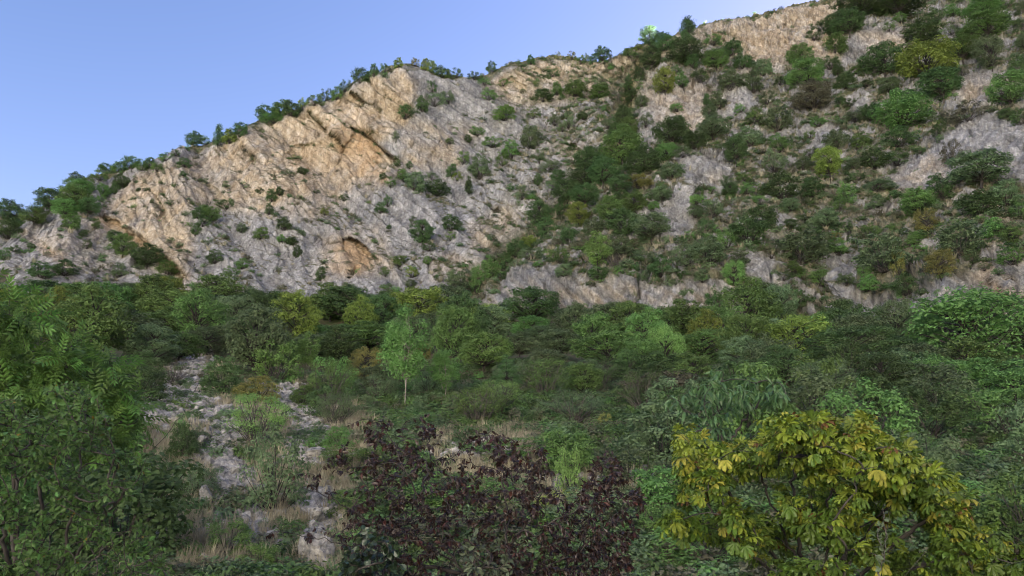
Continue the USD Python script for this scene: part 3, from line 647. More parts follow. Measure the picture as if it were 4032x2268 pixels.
# on the face: x, y of the middle, width, height in the photograph, tone, form, label for those that stand out
CLIFF = [
 (30,835,115,95,'D','o','dark tree cut by the left edge on the skyline'),(130,850,110,75,'M','o',''),(190,792,130,95,'D','o','tall dark tree at the left end of the skyline grove'),(280,790,150,110,'M','o','biggest round green tree of the skyline grove'),(310,742,110,72,'M','o',''),
 (250,822,110,80,'M','o',''),(345,815,90,80,'D','o',''),(277,870,78,62,'M','b','mid green bush hanging just below the skyline grove'),(300,690,66,42,'D','b','lone dark bush on the skyline above the grove'),(275,716,60,35,'M','d',''),(345,712,60,40,'M','d',''),(392,690,70,45,'M','u',''),(420,656,72,42,'D','b',''),(470,657,70,40,'M','b',''),
 (515,642,80,46,'M','b',''),(585,636,50,45,'D','b',''),(560,652,50,35,'M','d',''),(650,617,70,32,'M','u',''),(692,601,45,26,'D','u',''),(620,655,62,36,'M','d',''),(728,640,58,36,'D','b','dark bush on the pale rock just below the left skyline'),(720,683,30,20,'D','b',''),(480,710,72,55,'D','b',''),(405,745,62,50,'M','b',''),(400,777,42,32,'M','d',''),(450,737,50,50,'D','b',''),
 (765,553,62,46,'D','o',''),(735,577,26,26,'M','u',''),(810,552,45,36,'M','u',''),(858,538,44,78,'D','c','dark pointed conifer on the left skyline'),(905,535,62,52,'Y','b',''),(945,512,56,52,'D','b',''),(597,790,18,18,'D','b','tiny black-green bush in a pocket of the cream rock'),(545,742,22,16,'D','b',''),
 (780,838,50,36,'D','b',''),(825,842,80,56,'M','b',''),(895,803,86,36,'D','d','flat dark shrub on the diagonal ledge above the grey slab'),(800,870,62,36,'D','d',''),(765,905,40,42,'D','b',''),(672,945,36,22,'D','d',''),(452,928,56,46,'D','b',''),(480,980,86,76,'M','o','mid green tree on the ledge under the tan overhang'),(580,1022,118,72,'D','o','big dark round tree at the foot of the tan overhang'),(665,1058,82,46,'M','b',''),(470,1065,62,50,'G','b',''),(340,960,42,36,'D','u',''),(325,918,32,26,'D','b',''),(63,980,46,26,'D','d',''),(125,966,32,22,'D','b',''),(35,906,92,76,'D','b',''),(12,1000,42,42,'D','b',''),(165,1066,92,56,'D','b',''),(255,1060,82,52,'D','b',''),(843,1015,66,46,'D','b',''),(955,1038,52,36,'M','b',''),(905,1070,66,36,'M','d',''),(820,945,30,30,'G','u',''),(950,896,42,36,'G','b',''),(376,880,36,50,'M','u',''),(59,880,90,40,'D','b',''),
 (1060,445,92,56,'D','b',''),(1110,430,82,56,'M','b',''),(1150,430,72,56,'D','b','dark bush in the thick skyline clump left of the ochre hollow'),(1190,410,50,46,'Y','u',''),(1078,470,110,28,'M','d',''),(1240,396,72,36,'M','d',''),(1275,372,56,50,'D','u',''),(1325,370,46,46,'M','b',''),(1355,336,50,50,'D','u',''),(1415,300,72,50,'D','b',''),(1475,276,42,46,'D','b','dark upright bush on the skyline just left of the summit'),(1515,266,46,36,'M','u',''),(1568,250,36,36,'Y','b','yellow-green bush on top of the rocky summit'),(1640,246,42,32,'A','u',''),(1673,255,36,46,'Y','b',''),(1703,258,42,50,'Y','b','forked sunlit bush on the skyline right of the summit'),(1745,285,66,46,'M','b',''),(1795,290,56,36,'M','u',''),(1870,296,62,30,'M','d',''),(1936,254,42,42,'D','b','isolated round dark bush standing on the skyline'),(1905,320,56,26,'M','d',''),
 (1705,340,46,50,'D','u',''),(1660,410,50,56,'D','b',''),(1600,440,66,52,'D','b','dark bush on the ledge right of the ochre hollow'),(1720,396,100,46,'G','d',''),(1765,380,62,46,'G','u',''),(1980,445,92,52,'L','b','bright green rounded bush on the upper grey slab'),(1920,370,66,42,'M','d',''),(1555,535,32,46,'G','u',''),(1880,515,66,36,'M','d',''),(1845,545,30,30,'D','b',''),(1765,556,42,24,'M','d',''),(1935,560,82,42,'M','d',''),(1820,620,52,52,'M','u',''),(1885,665,84,82,'G','b','blue-grey upright bush in the middle of the grey wall'),(1775,670,46,46,'D','b',''),(1800,692,50,32,'Y','d',''),(1190,670,38,26,'D','b','small dark bush alone on the cream flowstone'),(1617,650,26,26,'D','b',''),(1505,695,32,22,'D','b',''),(1535,718,46,42,'M','u',''),(1590,690,56,46,'M','b',''),(1635,715,82,72,'G','b',''),(1720,740,98,56,'D','b','wide dark bush below the ledge right of the ochre hollow'),(1705,690,46,36,'G','u',''),(1845,735,36,66,'D','c',''),(1350,778,46,26,'D','d',''),(1065,770,46,46,'D','b',''),(1098,753,36,32,'D','b',''),(1020,750,36,22,'D','d',''),(1062,825,36,42,'D','b',''),(1530,790,40,42,'D','u',''),(1498,820,46,38,'D','b',''),(1120,880,62,46,'D','b',''),(1245,752,32,15,'D','d',''),(1275,830,42,26,'Y','d',''),(1620,865,36,36,'G','u',''),(1775,880,72,56,'D','b',''),(1985,320,46,26,'M','d',''),(1980,620,62,56,'M','u',''),
 (1020,920,62,42,'M','b',''),(1105,936,32,26,'M','b',''),(1145,946,46,32,'D','b',''),(1165,990,36,46,'D','b','dark upright bush on the grey slab left of the cave'),(1660,930,88,78,'D','o','big dark round bush to the right of the small cave'),(1685,968,62,34,'D','d',''),(1770,930,42,36,'M','u',''),(1570,1025,56,46,'M','b',''),(1520,1070,46,36,'M','u',''),(1260,1080,42,46,'D','b','dark bush on the lip left of the small cave'),(1615,1075,56,36,'Y','d',''),(1615,1115,46,32,'G','b',''),(1680,1020,32,30,'M','b',''),(1535,890,22,16,'D','b',''),(1790,1110,82,80,'G','b','grey-green bush at the foot of the white streaked wall'),(1880,1100,72,110,'M','u',''),(1930,1060,72,72,'M','b',''),(1990,1030,52,62,'D','b',''),
 (2085,235,32,36,'D','b',''),(2195,216,26,30,'A','u',''),(2250,222,46,30,'A','u','thin straw-coloured bush on the skyline'),(2305,225,36,30,'Y','u',''),(2370,215,62,50,'D','b','dark skyline bush between the two thin yellow ones'),(2335,236,32,36,'D','b',''),(2280,242,42,26,'M','d',''),(2480,208,62,36,'M','u',''),(2513,190,32,20,'Y','b','small sunlit yellow bush on the skyline'),(2555,150,72,62,'D','o','round dark tree on the skyline left of the striped summit'),(2605,150,42,36,'D','b',''),(2705,112,62,72,'D','c','tall dark tree on the skyline below the striped summit'),(2705,142,46,46,'D','b',''),(2615,187,76,70,'D','o',''),(2700,215,122,92,'D','o','big dark tree above the pale buttress'),(2730,247,52,50,'D','b',''),(2565,240,76,76,'D','o',''),(2515,290,42,50,'D','b',''),(2175,286,52,32,'D','d',''),(2135,376,76,42,'D','b',''),(2195,350,46,50,'M','b',''),(2265,346,86,62,'M','b',''),(2360,356,82,52,'M','b',''),(2475,330,42,52,'D','b',''),(2480,375,52,42,'D','b',''),
 (2615,340,78,98,'Y','o','yellow-green tree growing on top of the pale buttress'),(2680,316,62,50,'M','b',''),(2820,240,92,76,'M','o',''),(2885,190,82,52,'D','b',''),(2925,240,76,52,'D','b',''),(2870,320,96,72,'G','b',''),(2970,330,82,72,'G','b',''),(2785,400,32,46,'D','c','narrow dark bush against the right of the pale buttress'),(2830,400,62,62,'G','b',''),(2525,400,52,42,'G','b',''),(2540,480,62,52,'G','u',''),
 (2455,472,66,78,'D','o',''),(2420,525,52,62,'D','o',''),(2470,520,72,82,'M','o',''),(2455,600,150,120,'M','o','large mid green tree in the middle of the gully'),(2320,640,112,82,'D','o',''),(2370,690,112,92,'D','o',''),(2300,712,122,82,'D','o',''),(2230,770,104,82,'D','o','dark tree at the left tip of the gully wood'),(2300,772,104,72,'D','o',''),(2530,665,134,92,'D','o','broad dark tree in the right half of the gully wood'),(2620,610,82,62,'M','o',''),(2640,680,92,62,'G','b',''),(2520,726,112,62,'A','s','yellowing tree at the lower side of the gully wood'),(2440,730,82,62,'D','o',''),(2430,780,82,52,'D','b',''),(2650,540,134,92,'D','o','large dark tree below the pale buttress'),(2810,520,112,76,'G','o','grey-green tree on the slope right of the pale buttress'),(2730,552,92,62,'D','b',''),(2670,476,46,36,'D','b',''),(2795,440,62,46,'G','b',''),
 (2240,470,46,66,'G','u',''),(2190,470,52,46,'G','u',''),(2290,460,42,26,'D','b',''),(2215,500,32,36,'G','u',''),(2095,445,62,42,'M','u',''),(2085,540,82,86,'G','b','tall grey-green bush on the knobbly grey wall'),(2010,590,66,66,'M','b',''),(2120,612,42,56,'G','u',''),(2165,650,92,42,'G','d',''),(2190,690,56,42,'D','b',''),(2118,705,32,46,'D','b',''),(2175,726,62,36,'G','d',''),(2050,762,52,50,'G','u',''),(2390,482,52,42,'G','d',''),
 (2120,860,92,86,'D','o',''),(2150,892,72,62,'D','b',''),(2085,952,72,46,'Y','b',''),(2030,976,82,62,'D','b',''),(2090,996,102,46,'G','d',''),(2275,856,82,76,'Y','o','yellow-green tree on the lower left of the scrub slope'),(2200,826,46,46,'D','b',''),(2235,930,62,62,'D','b',''),(2310,952,102,42,'B','d',''),(2400,842,102,92,'M','o',''),(2340,896,82,72,'G','b',''),(2450,892,112,92,'D','o',''),(2500,802,92,72,'M','o',''),(2560,910,132,92,'G','o','big blue-green bush below the white rock ribs'),(2735,790,52,36,'L','b','small bright green bush beside the white rock ribs'),(2735,826,62,46,'G','b',''),(2345,1012,96,112,'L','o','bright lime-green tree above the striped rock band'),(2440,986,112,82,'G','b',''),(2530,1012,92,62,'G','d',''),(2430,1036,82,52,'B','t',''),(2360,1062,82,50,'D','b',''),(2600,1060,90,70,'D','b',''),(2700,1010,130,90,'G','d',''),(2790,990,140,90,'G','b',''),(2900,1080,90,90,'L','l',''),(2950,920,150,90,'D','b',''),(2870,940,90,80,'M','u',''),
 (3655,265,200,140,'Y','o','large tree with a yellowed domed top on the upper right slope'),(3555,465,200,130,'M','o','biggest dense green tree of the upper right slope'),(3705,350,150,105,'D','o',''),(3480,255,150,105,'D','o',''),(3165,310,130,110,'M','o',''),(3150,240,92,72,'M','o','round green tree under the striped summit rocks'),(3197,396,134,105,'B','o','olive-brown tree with a leaning dark trunk'),(3636,150,130,82,'D','o',''),(3865,36,124,64,'M','o',''),(3880,112,164,90,'M','o',''),(3788,208,144,82,'M','o',''),(3906,212,112,130,'G','l','wispy grey-green tree with a visible trunk on the rock step'),(3975,368,134,122,'M','o','green tree above the smooth grey slab'),(4010,262,82,90,'D','b',''),(3400,32,184,92,'D','o',''),(3340,112,112,82,'D','o',''),(3550,30,164,62,'D','o',''),(3300,114,102,82,'D','o',''),(3290,172,92,72,'M','b',''),(3293,550,92,62,'G','b',''),(3264,658,102,112,'Y','o','yellow-green tree alone on the middle scrub slope'),(3540,545,152,62,'D','d',''),(3806,445,152,72,'B','d',''),(3742,606,82,92,'B','u',''),(3858,690,212,112,'G','o','wide grey-green tree at the lower edge of the grey slab'),(3468,740,132,44,'G','s','flat-topped dark grey shrub by the tan rock notch'),(3655,875,92,92,'A','l','golden yellow bush on the right scrub slope'),(3482,1002,192,122,'G','b','large blue-green bush above the white knobs'),(3786,944,182,112,'G','b','large grey-green bush on the far right slope'),(3612,810,122,92,'M','o',''),(3850,803,142,82,'D','b',''),(3168,986,202,112,'G','b','broad grey-green thicket bush left of the white knobs'),(3703,1046,112,102,'A','l','straggly half-yellow tree above the cliff foot'),(3534,1036,62,92,'A','u',''),(3284,938,52,42,'A','d',''),(3080,746,142,92,'D','b',''),(3200,742,92,72,'D','b',''),(2905,600,80,90,'D','o',''),(2960,540,90,70,'G','b',''),(3050,640,100,80,'G','d',''),(3060,470,110,80,'G','b',''),(3430,440,90,60,'D','b',''),(3380,560,80,60,'M','b',''),(3450,620,100,80,'D','b',''),(3000,860,120,90,'D','b',''),(3900,900,90,70,'M','b',''),(3960,760,120,90,'G','b',''),(3700,740,100,90,'D','b',''),(3330,760,90,90,'M','u',''),(3980,1010,100,60,'M','b',''),(3420,1130,80,60,'M','b',''),(3560,1120,100,70,'D','b',''),
]
prng = np.random.default_rng(5)
crown_boxes = []
for (x, y, w, h, tone, form, label) in CLIFF:
    base, dd = on_cliff(x, y + 0.42 * h)
    k = dd / FPX
    g = 0.98 if x < 750 and y < 900 else 1.22 if form == 'o' else 1.08
    plant(form, tone, base - [0, 0, 0.06 * h * k], w * g * k, h * g * 1.1 * k, prng, label or None, None, x, y, w)
    crown_boxes.append((x, y, w, h))
# the scrub of the right slope and ledges, thinner over bare rock
SCRUB = [[(2500, 330), (2800, 130), (3350, 60), (3420, -120), (4200, -200), (4200, 1180), (3700, 1150), (2900, 1120), (2350, 1080), (2050, 1080), (2250, 860)]]
gx, gy = np.meshgrid(np.arange(1950, 4080, 58), np.arange(-60, 1180, 52))
spots = np.stack([gx.ravel(), gy.ravel()], 1) + prng.uniform(-26, 26, (gx.size, 2))
inside = poly_in(spots[:, 0], spots[:, 1], SCRUB[0]) > 0
onbare = np.max([poly_in(spots[:, 0], spots[:, 1], p) for p in BARE], axis=0)
auto_n = 0
for (x, y), ok, ob in zip(spots, inside, onbare):
    u = prng.random(4)
    if not ok:
        continue
    if ob > 6 and u[0] > 0.06:
        continue
    w = 42 + 62 * u[1] ** 1.3 * (1.0 if ob < -30 else 0.6)
    if any(abs(x - a) < 0.42 * (w + c) and abs(y - b) < 0.40 * (0.7 * w + d) for a, b, c, d in crown_boxes):
        continue
    tone = 'DGMDGMGDMGDMBGDM'[int(u[2] * 16)]
    form = 'bddubdudduo'[int(u[3] * 11)]
    base, dd = on_cliff(x, y + 0.3 * w)
    k = dd / FPX
    h = w * {'b': 0.78, 'd': 0.55, 'u': 0.7, 'o': 0.85}[form]
    plant(form, tone, base - [0, 0, 0.06 * h * k], w * 1.15 * k, h * 1.2 * k, prng, None, None, x, y, w)
    crown_boxes.append((x, y, w, h))
    auto_n += 1

# the wood on the hillside: x, y of the top, distance, width in the photograph
WOOD = [
 (1600,1195,47,185,'M','n','tall slender pale green tree with whitish forked trunk above the grey-green shrubs'),(1210,1300,64,90,'L','n','small slender light green tree with a thin pale trunk left of centre'),(1750,1370,48,120,'M','n','thin tree with bare pale trunk right of the tall slender one'),
 (1910,1300,56,240,'L','o','bright fresh green round tree in the middle of the wood'),(1650,1125,98,270,'Y','o','broad yellow-green tree with dark hollows at the cliff foot'),(1150,1150,86,220,'Y','o','domed olive-yellow tree with a dark underside'),(2090,1130,98,260,'D','o','wide dark tree in front of the striped rock band'),
 (1290,1120,108,200,'M','o',''),(560,1360,54,160,'D','p','dark tufted pine above the left end of the rubble'),(1995,1410,50,120,'D','p','small dark pine below the bright round tree'),(2385,1315,62,340,'M','s','flat spreading tree with dark limbs showing beneath'),(2630,1280,60,160,'L','l','light green feathery tree right of the flat spreading tree'),
 (3140,1235,62,280,'Y','l','yellow-green loose tree in the right of the wood'),(3360,1290,57,420,'D','s','large black-green tree with gnarled limbs in front of pale rock'),(3550,1165,80,165,'G','o','round blue-green tree below the right rock foot'),(3830,1125,70,420,'M','l','big feathery tree in front of the tan striped rock'),
 (3860,1400,50,340,'M','o','large oak-like tree at the right edge below the feathery tree'),(3990,1470,44,280,'M','o',''),(2960,1105,88,250,'M','o',''),(3085,1110,94,160,'G','o',''),(640,1135,88,230,'L','o','fresh green tree at the cliff foot on the left'),(570,1080,105,170,'M','o',''),(390,1105,104,190,'M','o',''),(840,1080,106,220,'M','o',''),(160,1095,112,200,'D','o',''),
 (1350,1125,106,230,'D','o',''),(1500,1160,96,200,'D','o',''),(1010,1140,102,200,'D','o',''),(1750,1120,108,200,'G','o',''),(2280,1205,94,230,'G','o',''),(2500,1190,98,180,'M','o',''),(2380,1165,104,120,'M','l',''),(2700,1190,88,270,'M','o',''),(2850,1215,80,240,'M','s',''),(2780,1290,66,230,'M','l',''),(2200,1290,70,200,'G','o',''),(1450,1270,76,240,'M','o',''),(1330,1290,70,200,'D','o',''),(1060,1290,66,230,'M','o',''),(930,1250,78,230,'M','o',''),(820,1280,72,200,'G','l',''),(700,1300,66,190,'M','o',''),(2520,1330,58,190,'M','o',''),(2950,1330,56,260,'G','s',''),(3600,1340,56,240,'G','o',''),(3700,1420,48,220,'M','l',''),(3480,1420,46,230,'D','o',''),(3250,1480,44,230,'G','o',''),
 (1657,1345,66,90,'A','o','small yellowing tree just right of the tall slender tree'),(1440,1400,58,140,'A','l','yellow-leaved loose tree left of the tall slender tree'),(2050,1330,64,150,'G','o',''),(1800,1280,74,180,'M','o',''),(880,1180,98,190,'D','o',''),(740,1180,100,170,'D','o',''),(480,1200,90,200,'D','o',''),(330,1230,84,210,'M','l',''),(240,1160,100,190,'D','o',''),
 (2160,1400,54,180,'G','o',''),(2300,1430,50,170,'M','o',''),(2720,1400,50,200,'M','o',''),(2880,1450,46,190,'G','o',''),(3080,1420,48,210,'D','o',''),
]
grow_px = []
for (x, ytop, r, w, tone, form, label) in WOOD:
    a, _ = ray(x, 1450)
    bx, by = r * math.sin(a), r * math.cos(a)
    gz = float(ground_z(bx, by))
    _, e = ray(x, ytop)
    topz = EYE + r * float(e)
    hgt = float(np.clip(topz - gz, 2.4, 11.0))
    plant(form, tone, np.array([bx, by, gz - 0.1]), w * r / FPX, hgt, prng, label or None, None, x, ytop + 60, w, fine=r < 62)
    grow_px.append((bx, by, w * r / FPX, x, ytop, r))
for r in (60, 67, 75, 83, 92, 101, 110, 117):
    for a in np.arange(-0.60, 0.62, 5.2 / r):
        u = prng.random(6)
        ang, rad = a + (u[0] - 0.5) * 3 / r, r + (u[1] - 0.5) * 5
        bx, by = rad * math.sin(ang), rad * math.cos(ang)
        if float(base_at(ang)[0]) - rad < 4:
            continue
        if any(math.hypot(bx - c[0], by - c[1]) < 0.36 * (c[2] + 4.5) for c in grow_px):
            continue
        gz = float(ground_z(bx, by))
        hgt = 4.1 + 3.4 * u[2]
        tx, ty, _ = project(np.array([bx, by, gz + hgt]))
        if any(rad < c[5] and abs(tx - c[3]) < 0.45 * c[2] * FPX / c[5] and ty < c[4] + 120 for c in grow_px[:22]):
            hgt *= 0.6
        line_y = float(np.interp(tx, [0, 300, 700, 900, 1000, 1300, 1600, 1900, 2100, 2250, 2500, 2900, 3100, 3300, 3600, 3900], [1085, 1115, 1095, 1115, 1145, 1155, 1125, 1180, 1150, 1185, 1195, 1130, 1135, 1205, 1195, 1160]))
        line_y += 85 * u[0] - 38
        if ty < line_y:
            hgt = max(2.2, hgt - (line_y - ty) * rad / FPX)
        if any(rad < c[5] + 3 and abs(tx - c[3]) < 0.62 * c[2] * FPX / c[5] for c in grow_px[:4]):
            continue
        tone = 'DMMGDMGYMDMG'[int(u[3] * 12)]
        form = 'oooolo'[int(u[4] * 6)]
        w = 3.8 + 2.8 * u[5]
        plant(form, tone, np.array([bx, by, gz - 0.1]), w, hgt, prng, None, None, float(tx), float(ty) + 60, w * FPX / rad, fine=r < 62)
        grow_px.append((bx, by, w, float(tx), float(ty), rad))

# shrubs of the clearing and below the wood, on the ground
NEAR = [
 (880,1500,160,150,'D','b','dense dark shrub at the top right of the rubble'),(692,1472,120,80,'B','t','bare twiggy grey shrub at the top of the rubble'),(1020,1668,250,200,'L','v','fan-shaped many-stemmed shrub in the middle of the clearing'),(1078,1860,270,330,'G','u','large grey-green shrub below the fan-shaped one'),(730,1745,120,130,'D','b','dark green shrub left of the pale stones'),
 (800,1880,150,100,'G','u',''),(728,1915,170,130,'G','v','thin many-stemmed shrub beside the pointed boulder'),(1322,1615,170,130,'G','v',''),(1305,1520,210,180,'M','v','many-stemmed green shrub right of the clearing'),(1012,1541,170,100,'A','b','orange-yellow shrub on the upper edge of the clearing'),(1085,1430,200,170,'L','u',''),(1200,1560,110,80,'M','b',''),(2380,1650,60,60,'A','u','small orange-leaved shrub in the shrub belt'),
 (590,1500,130,110,'D','u',''),(1340,1730,120,90,'M','b',''),(1170,1700,90,60,'G','d',''),(660,2000,140,110,'G','u',''),(900,2120,200,150,'M','u','leafy green shrub left of the big boulder'),(1020,2200,160,120,'L','u',''),(2240,1880,140,220,'L','u','pale yellow-green shrub between the dark-leaved tree and the chestnut'),(2180,2000,180,130,'Y','d',''),(2060,1900,150,100,'G','d',''),(2440,1980,160,140,'G','u',''),(2600,2060,200,150,'M','u',''),
]
for (x, y, w, h, tone, form, label) in NEAR:
    base, dd = on_hill(x, y + 0.45 * h)
    k = dd / FPX
    plant(form, tone, base - [0, 0, 0.04], w * 1.08 * k, h * 1.12 * k, prng, label or None, None, x, y, w, fine=True)
    grow_px.append((base[0], base[1], w * k, x, y - h / 2, np.hypot(base[0], base[1])))
for (r0, r1, x0, x1, sp, h0, h1, tones, forms) in ((41, 57, 1290, 2760, 2.9, 1.6, 2.7, 'GGMGDGMBLA', 'uvbuvud'), (33, 56, 2700, 4150, 3.2, 2.0, 3.6, 'DGDMGD', 'bubuo'), (24, 33, 2300, 4150, 2.6, 1.2, 2.2, 'GMLMG', 'uub'), (24, 52, -80, 520, 3.4, 1.8, 3.4, 'DMGDM', 'buuo'), (26, 40, 1420, 2150, 3.6, 0.8, 1.4, 'GMGB', 'udv')):
    for r in np.arange(r0, r1, sp):
        a0, a1 = float(ray(x0, 1700)[0]), float(ray(x1, 1700)[0])
        for a in np.arange(a0, a1, sp / r):
            u = prng.random(6)
            ang, rad = a + (u[0] - 0.5) * sp * 0.8 / r, r + (u[1] - 0.5) * sp * 0.8
            bx, by = rad * math.sin(ang), rad * math.cos(ang)
            if any(math.hypot(bx - c[0], by - c[1]) < 0.40 * (c[2] + sp) for c in grow_px):
                continue
            gz = float(ground_z(bx, by))
            hgt = h0 + (h1 - h0) * u[2]
            w = sp * (0.85 + 0.5 * u[5])
            tx, ty, _ = project(np.array([bx, by, gz + hgt / 2]))
            if any(rad < c[5] and abs(tx - c[3]) < 0.5 * c[2] * FPX / c[5] for c in grow_px[:3]):
                continue
            plant(forms[int(u[4] * len(forms))], tones[int(u[3] * len(tones))], np.array([bx, by, gz - 0.05]), w, hgt, prng, None, None, float(tx), float(ty), w * FPX / rad, fine=True)
            grow_px.append((bx, by, w, float(tx), float(ty), rad))

# ------------------------------------------------------------------ boulders and stones
import trimesh
def boulder(seed, detail=3):
    rng = np.random.default_rng(seed)
    s = trimesh.creation.icosphere(detail)
    v = np.array(s.vertices)
    v *= (1 + 0.5 * nz(v, 1.1, seed, 2))[:, None]
    for _ in range(16):
        n = unit(rng.normal(size=3))
        c = rng.uniform(0.38, 0.75)
        d = v @ n
        v = np.where((d > c)[:, None], v - n * ((d - c) * 0.93)[:, None], v)
    v += v * (0.14 * nz(v, 3.0, seed + 1, 2) + 0.12 * nz(v, 8.0, seed + 2) - 0.12 * np.clip(1 - np.abs(nz(v, 2.3, seed + 3)) / 0.05, 0, 1))[:, None]
    return v / np.abs(v).max(0), np.array(s.faces)

BOULDERS = [
 (809,1947,72,92,'upright pointed grey boulder standing among shrubs low in the clearing'),(792,1727,60,48,'pale block with a dark flat face below the stone run'),(1251,1768,80,72,'large rounded white boulder at the right of the clearing'),(768,1652,62,38,'white rock with a small peak at the top of the stone run'),(622,1695,48,32,'grey boulder half hidden by the branches on the left'),
 (812,1776,48,36,'pale boulder just below the block with the dark face'),(825,1675,30,24,''),(687,1870,34,28,'small dark grey boulder left of the pointed one'),(932,1852,60,44,'sloping pale boulder beneath the fan-shaped shrub'),(1108,1605,60,32,'flat pale rock behind the fan-shaped shrub'),(1142,1642,26,26,''),(1304,1962,40,32,'small pale boulder beside the low purple branch'),(1160,1990,66,38,''),(1400,1850,28,22,''),
 (712,1540,30,18,''),(752,1528,28,16,''),(792,1570,30,18,''),(616,1612,26,14,''),(632,1582,28,14,''),(676,1607,24,14,''),(668,1556,26,14,''),(730,1522,22,12,''),(705,1580,20,12,''),(1172,1772,44,18,''),(1190,1738,44,30,''),(1222,1714,34,28,''),(1157,1836,34,28,''),(1262,1846,24,22,'small white stone right under the large rounded boulder'),(1166,1902,28,30,''),(1238,2018,120,76,'broad pale boulder resting above the largest one'),(1245,2136,150,200,'largest pale boulder at the bottom left of the purple tree'),(1200,2246,110,60,''),
 (1814,1792,60,28,''),(1905,1772,44,22,''),(1955,1770,60,22,'flat white rock between the purple tree tops'),(2195,1905,52,70,''),(2572,1932,46,24,''),(2480,1890,30,18,''),(1232,1680,30,16,''),(1130,1600,24,16,''),(1240,1658,22,22,''),(900,1690,24,20,''),(860,1705,20,16,''),(880,1730,22,16,''),(905,1665,20,14,''),(850,1745,22,16,''),(640,2150,40,24,''),(700,2100,30,20,''),(760,1805,36,24,''),(640,1760,26,18,''),(1060,1790,26,16,''),(990,1940,30,20,''),(2290,1960,34,20,''),(1700,1800,36,20,''),(1760,1760,30,16,''),(2110,1880,30,22,''),
]
bsrc = []
for k in range(7):
    path = path_for('boulder_source')
    pr = stage.CreateClassPrim(path)
    pr.SetTypeName('Xform')
    put_mesh(path + '/rock', *boulder(400 + k, 4), M['stone'], 24)
    bsrc.append(path)
brng = np.random.default_rng(9)
for line, sp in (([(760, 1470), (700, 1560), (610, 1620)], 60), ([(800, 1620), (900, 1690), (850, 1790), (920, 1850), (860, 1960), (980, 2080)], 75), ([(1120, 1570), (1240, 1640), (1240, 1760), (1170, 1790)], 70), ([(1230, 1960), (1290, 2020), (1220, 2250)], 60)):
    for _ in range(13):
        t = brng.random() * (len(line) - 1)
        i = int(t)
        x = line[i][0] + (line[i + 1][0] - line[i][0]) * (t - i) + brng.normal() * sp * 0.6
        y = line[i][1] + (line[i + 1][1] - line[i][1]) * (t - i) + brng.normal() * sp * 0.5
        w = brng.uniform(16, 38)
        if not any(abs(x - q[0]) < 0.5 * (w + q[2]) and abs(y - q[1]) < 0.5 * (w + q[3]) for q in BOULDERS):
            BOULDERS.append((x, y, w, w * brng.uniform(0.5, 0.85), ''))
stones = []
for i, (x, y, w, h, label) in enumerate(BOULDERS):
    base, dd = on_hill(x, y + 0.45 * h)
    k = dd / FPX
    stones.append(dict(src=bsrc[(i * 5 + 2) % 7], base=base + [0, 0, 0.28 * h * k], scale=(0.5 * w * k, 0.5 * w * k * brng.uniform(0.8, 1.1), 0.62 * h * k), rot=brng.uniform(0, 360), label=label or None, px=x, py=y, w=w))

# ------------------------------------------------------------------ the trees close by, leaf by leaf
def leaf_shape(wide_at=0.38, blunt=0.0, droop=0.16, cup=0.06):
    a, b = wide_at, min(0.95, wide_at + 0.36)
    e = 0.36 + 0.12 * blunt
    v = np.array([[0, 0, 0], [a, 0, -0.02], [b, 0, -0.35 * droop], [1, 0, -droop], [a, 0.5, cup], [b, e, cup - 0.4 * droop], [a, -0.5, cup], [b, -e, cup - 0.4 * droop]])
    f = np.array([[0, 1, 4], [0, 6, 1], [4, 1, 2], [4, 2, 5], [1, 6, 7], [1, 7, 2], [5, 2, 3], [2, 7, 3]])
    return v, f
def place_leaves(shape, pos, ax, nrm, length, width):
    """copies of a leaf shape; returns vertices (n, k, 3)"""
    v, f = shape
    ax = unit(ax)
    nrm = unit(nrm - (nrm * ax).sum(1, keepdims=True) * ax)
    sd = np.cross(nrm, ax)
    L, W = np.broadcast_to(length, (len(pos),))[:, None, None], np.broadcast_to(width, (len(pos),))[:, None, None]
    return pos[:, None] + v[None, :, :1] * L * ax[:, None] + v[None, :, 1:2] * W * sd[:, None] + v[None, :, 2:] * L * nrm[:, None]
def compound(kind):
    """a palmate or pinnate leaf of unit length as one shape"""
    V, F = [], []
    if kind == 'palmate':
        sh = leaf_shape(0.58, 1.0, 0.34, 0.06)
        for ang, ln in ((-112, 0.48), (-74, 0.72), (-36, 0.92), (0, 1.0), (36, 0.93), (74, 0.70), (112, 0.46)):
            a = math.radians(ang)
            v = place_leaves(sh, np.array([[0.42, 0, 0.0]]), np.array([[math.cos(a), math.sin(a), -0.28 - 0.2 * abs(ang) / 112]]), np.array([[0, 0, 1.0]]), 0.72 * ln, 0.25 * ln)[0]
            F.append(sh[1] + 8 * len(V))
            V.append(v)
        st = np.array([[0, 0.008, 0], [0, -0.008, 0], [0.43, 0.008, 0], [0.43, -0.008, 0], [0, 0, 0.012], [0.43, 0, 0.012]])
        F.append(np.array([[0, 1, 3], [0, 3, 2], [0, 2, 5], [0, 5, 4], [1, 4, 5], [1, 5, 3]]) + 8 * len(V))
        return np.concatenate(V + [st]), np.concatenate(F)
    sh = leaf_shape(0.35, 0.0, 0.12, 0.04)
    sites = [(0.28 + 0.62 * k / 4, s * 62 - s * 4 * k) for k in range(5) for s in (-1, 1)] + [(0.92, 0)]
    for x, ang in sites:
        a = math.radians(ang)
        z = -0.18 * x * x
        v = place_leaves(sh, np.array([[x, 0, z]]), np.array([[math.cos(a), math.sin(a), -0.15]]), np.array([[0, 0, 1.0]]), 0.30, 0.095)[0]
        F.append(sh[1] + 8 * len(V))
        V.append(v)
    return np.concatenate(V), np.concatenate(F)

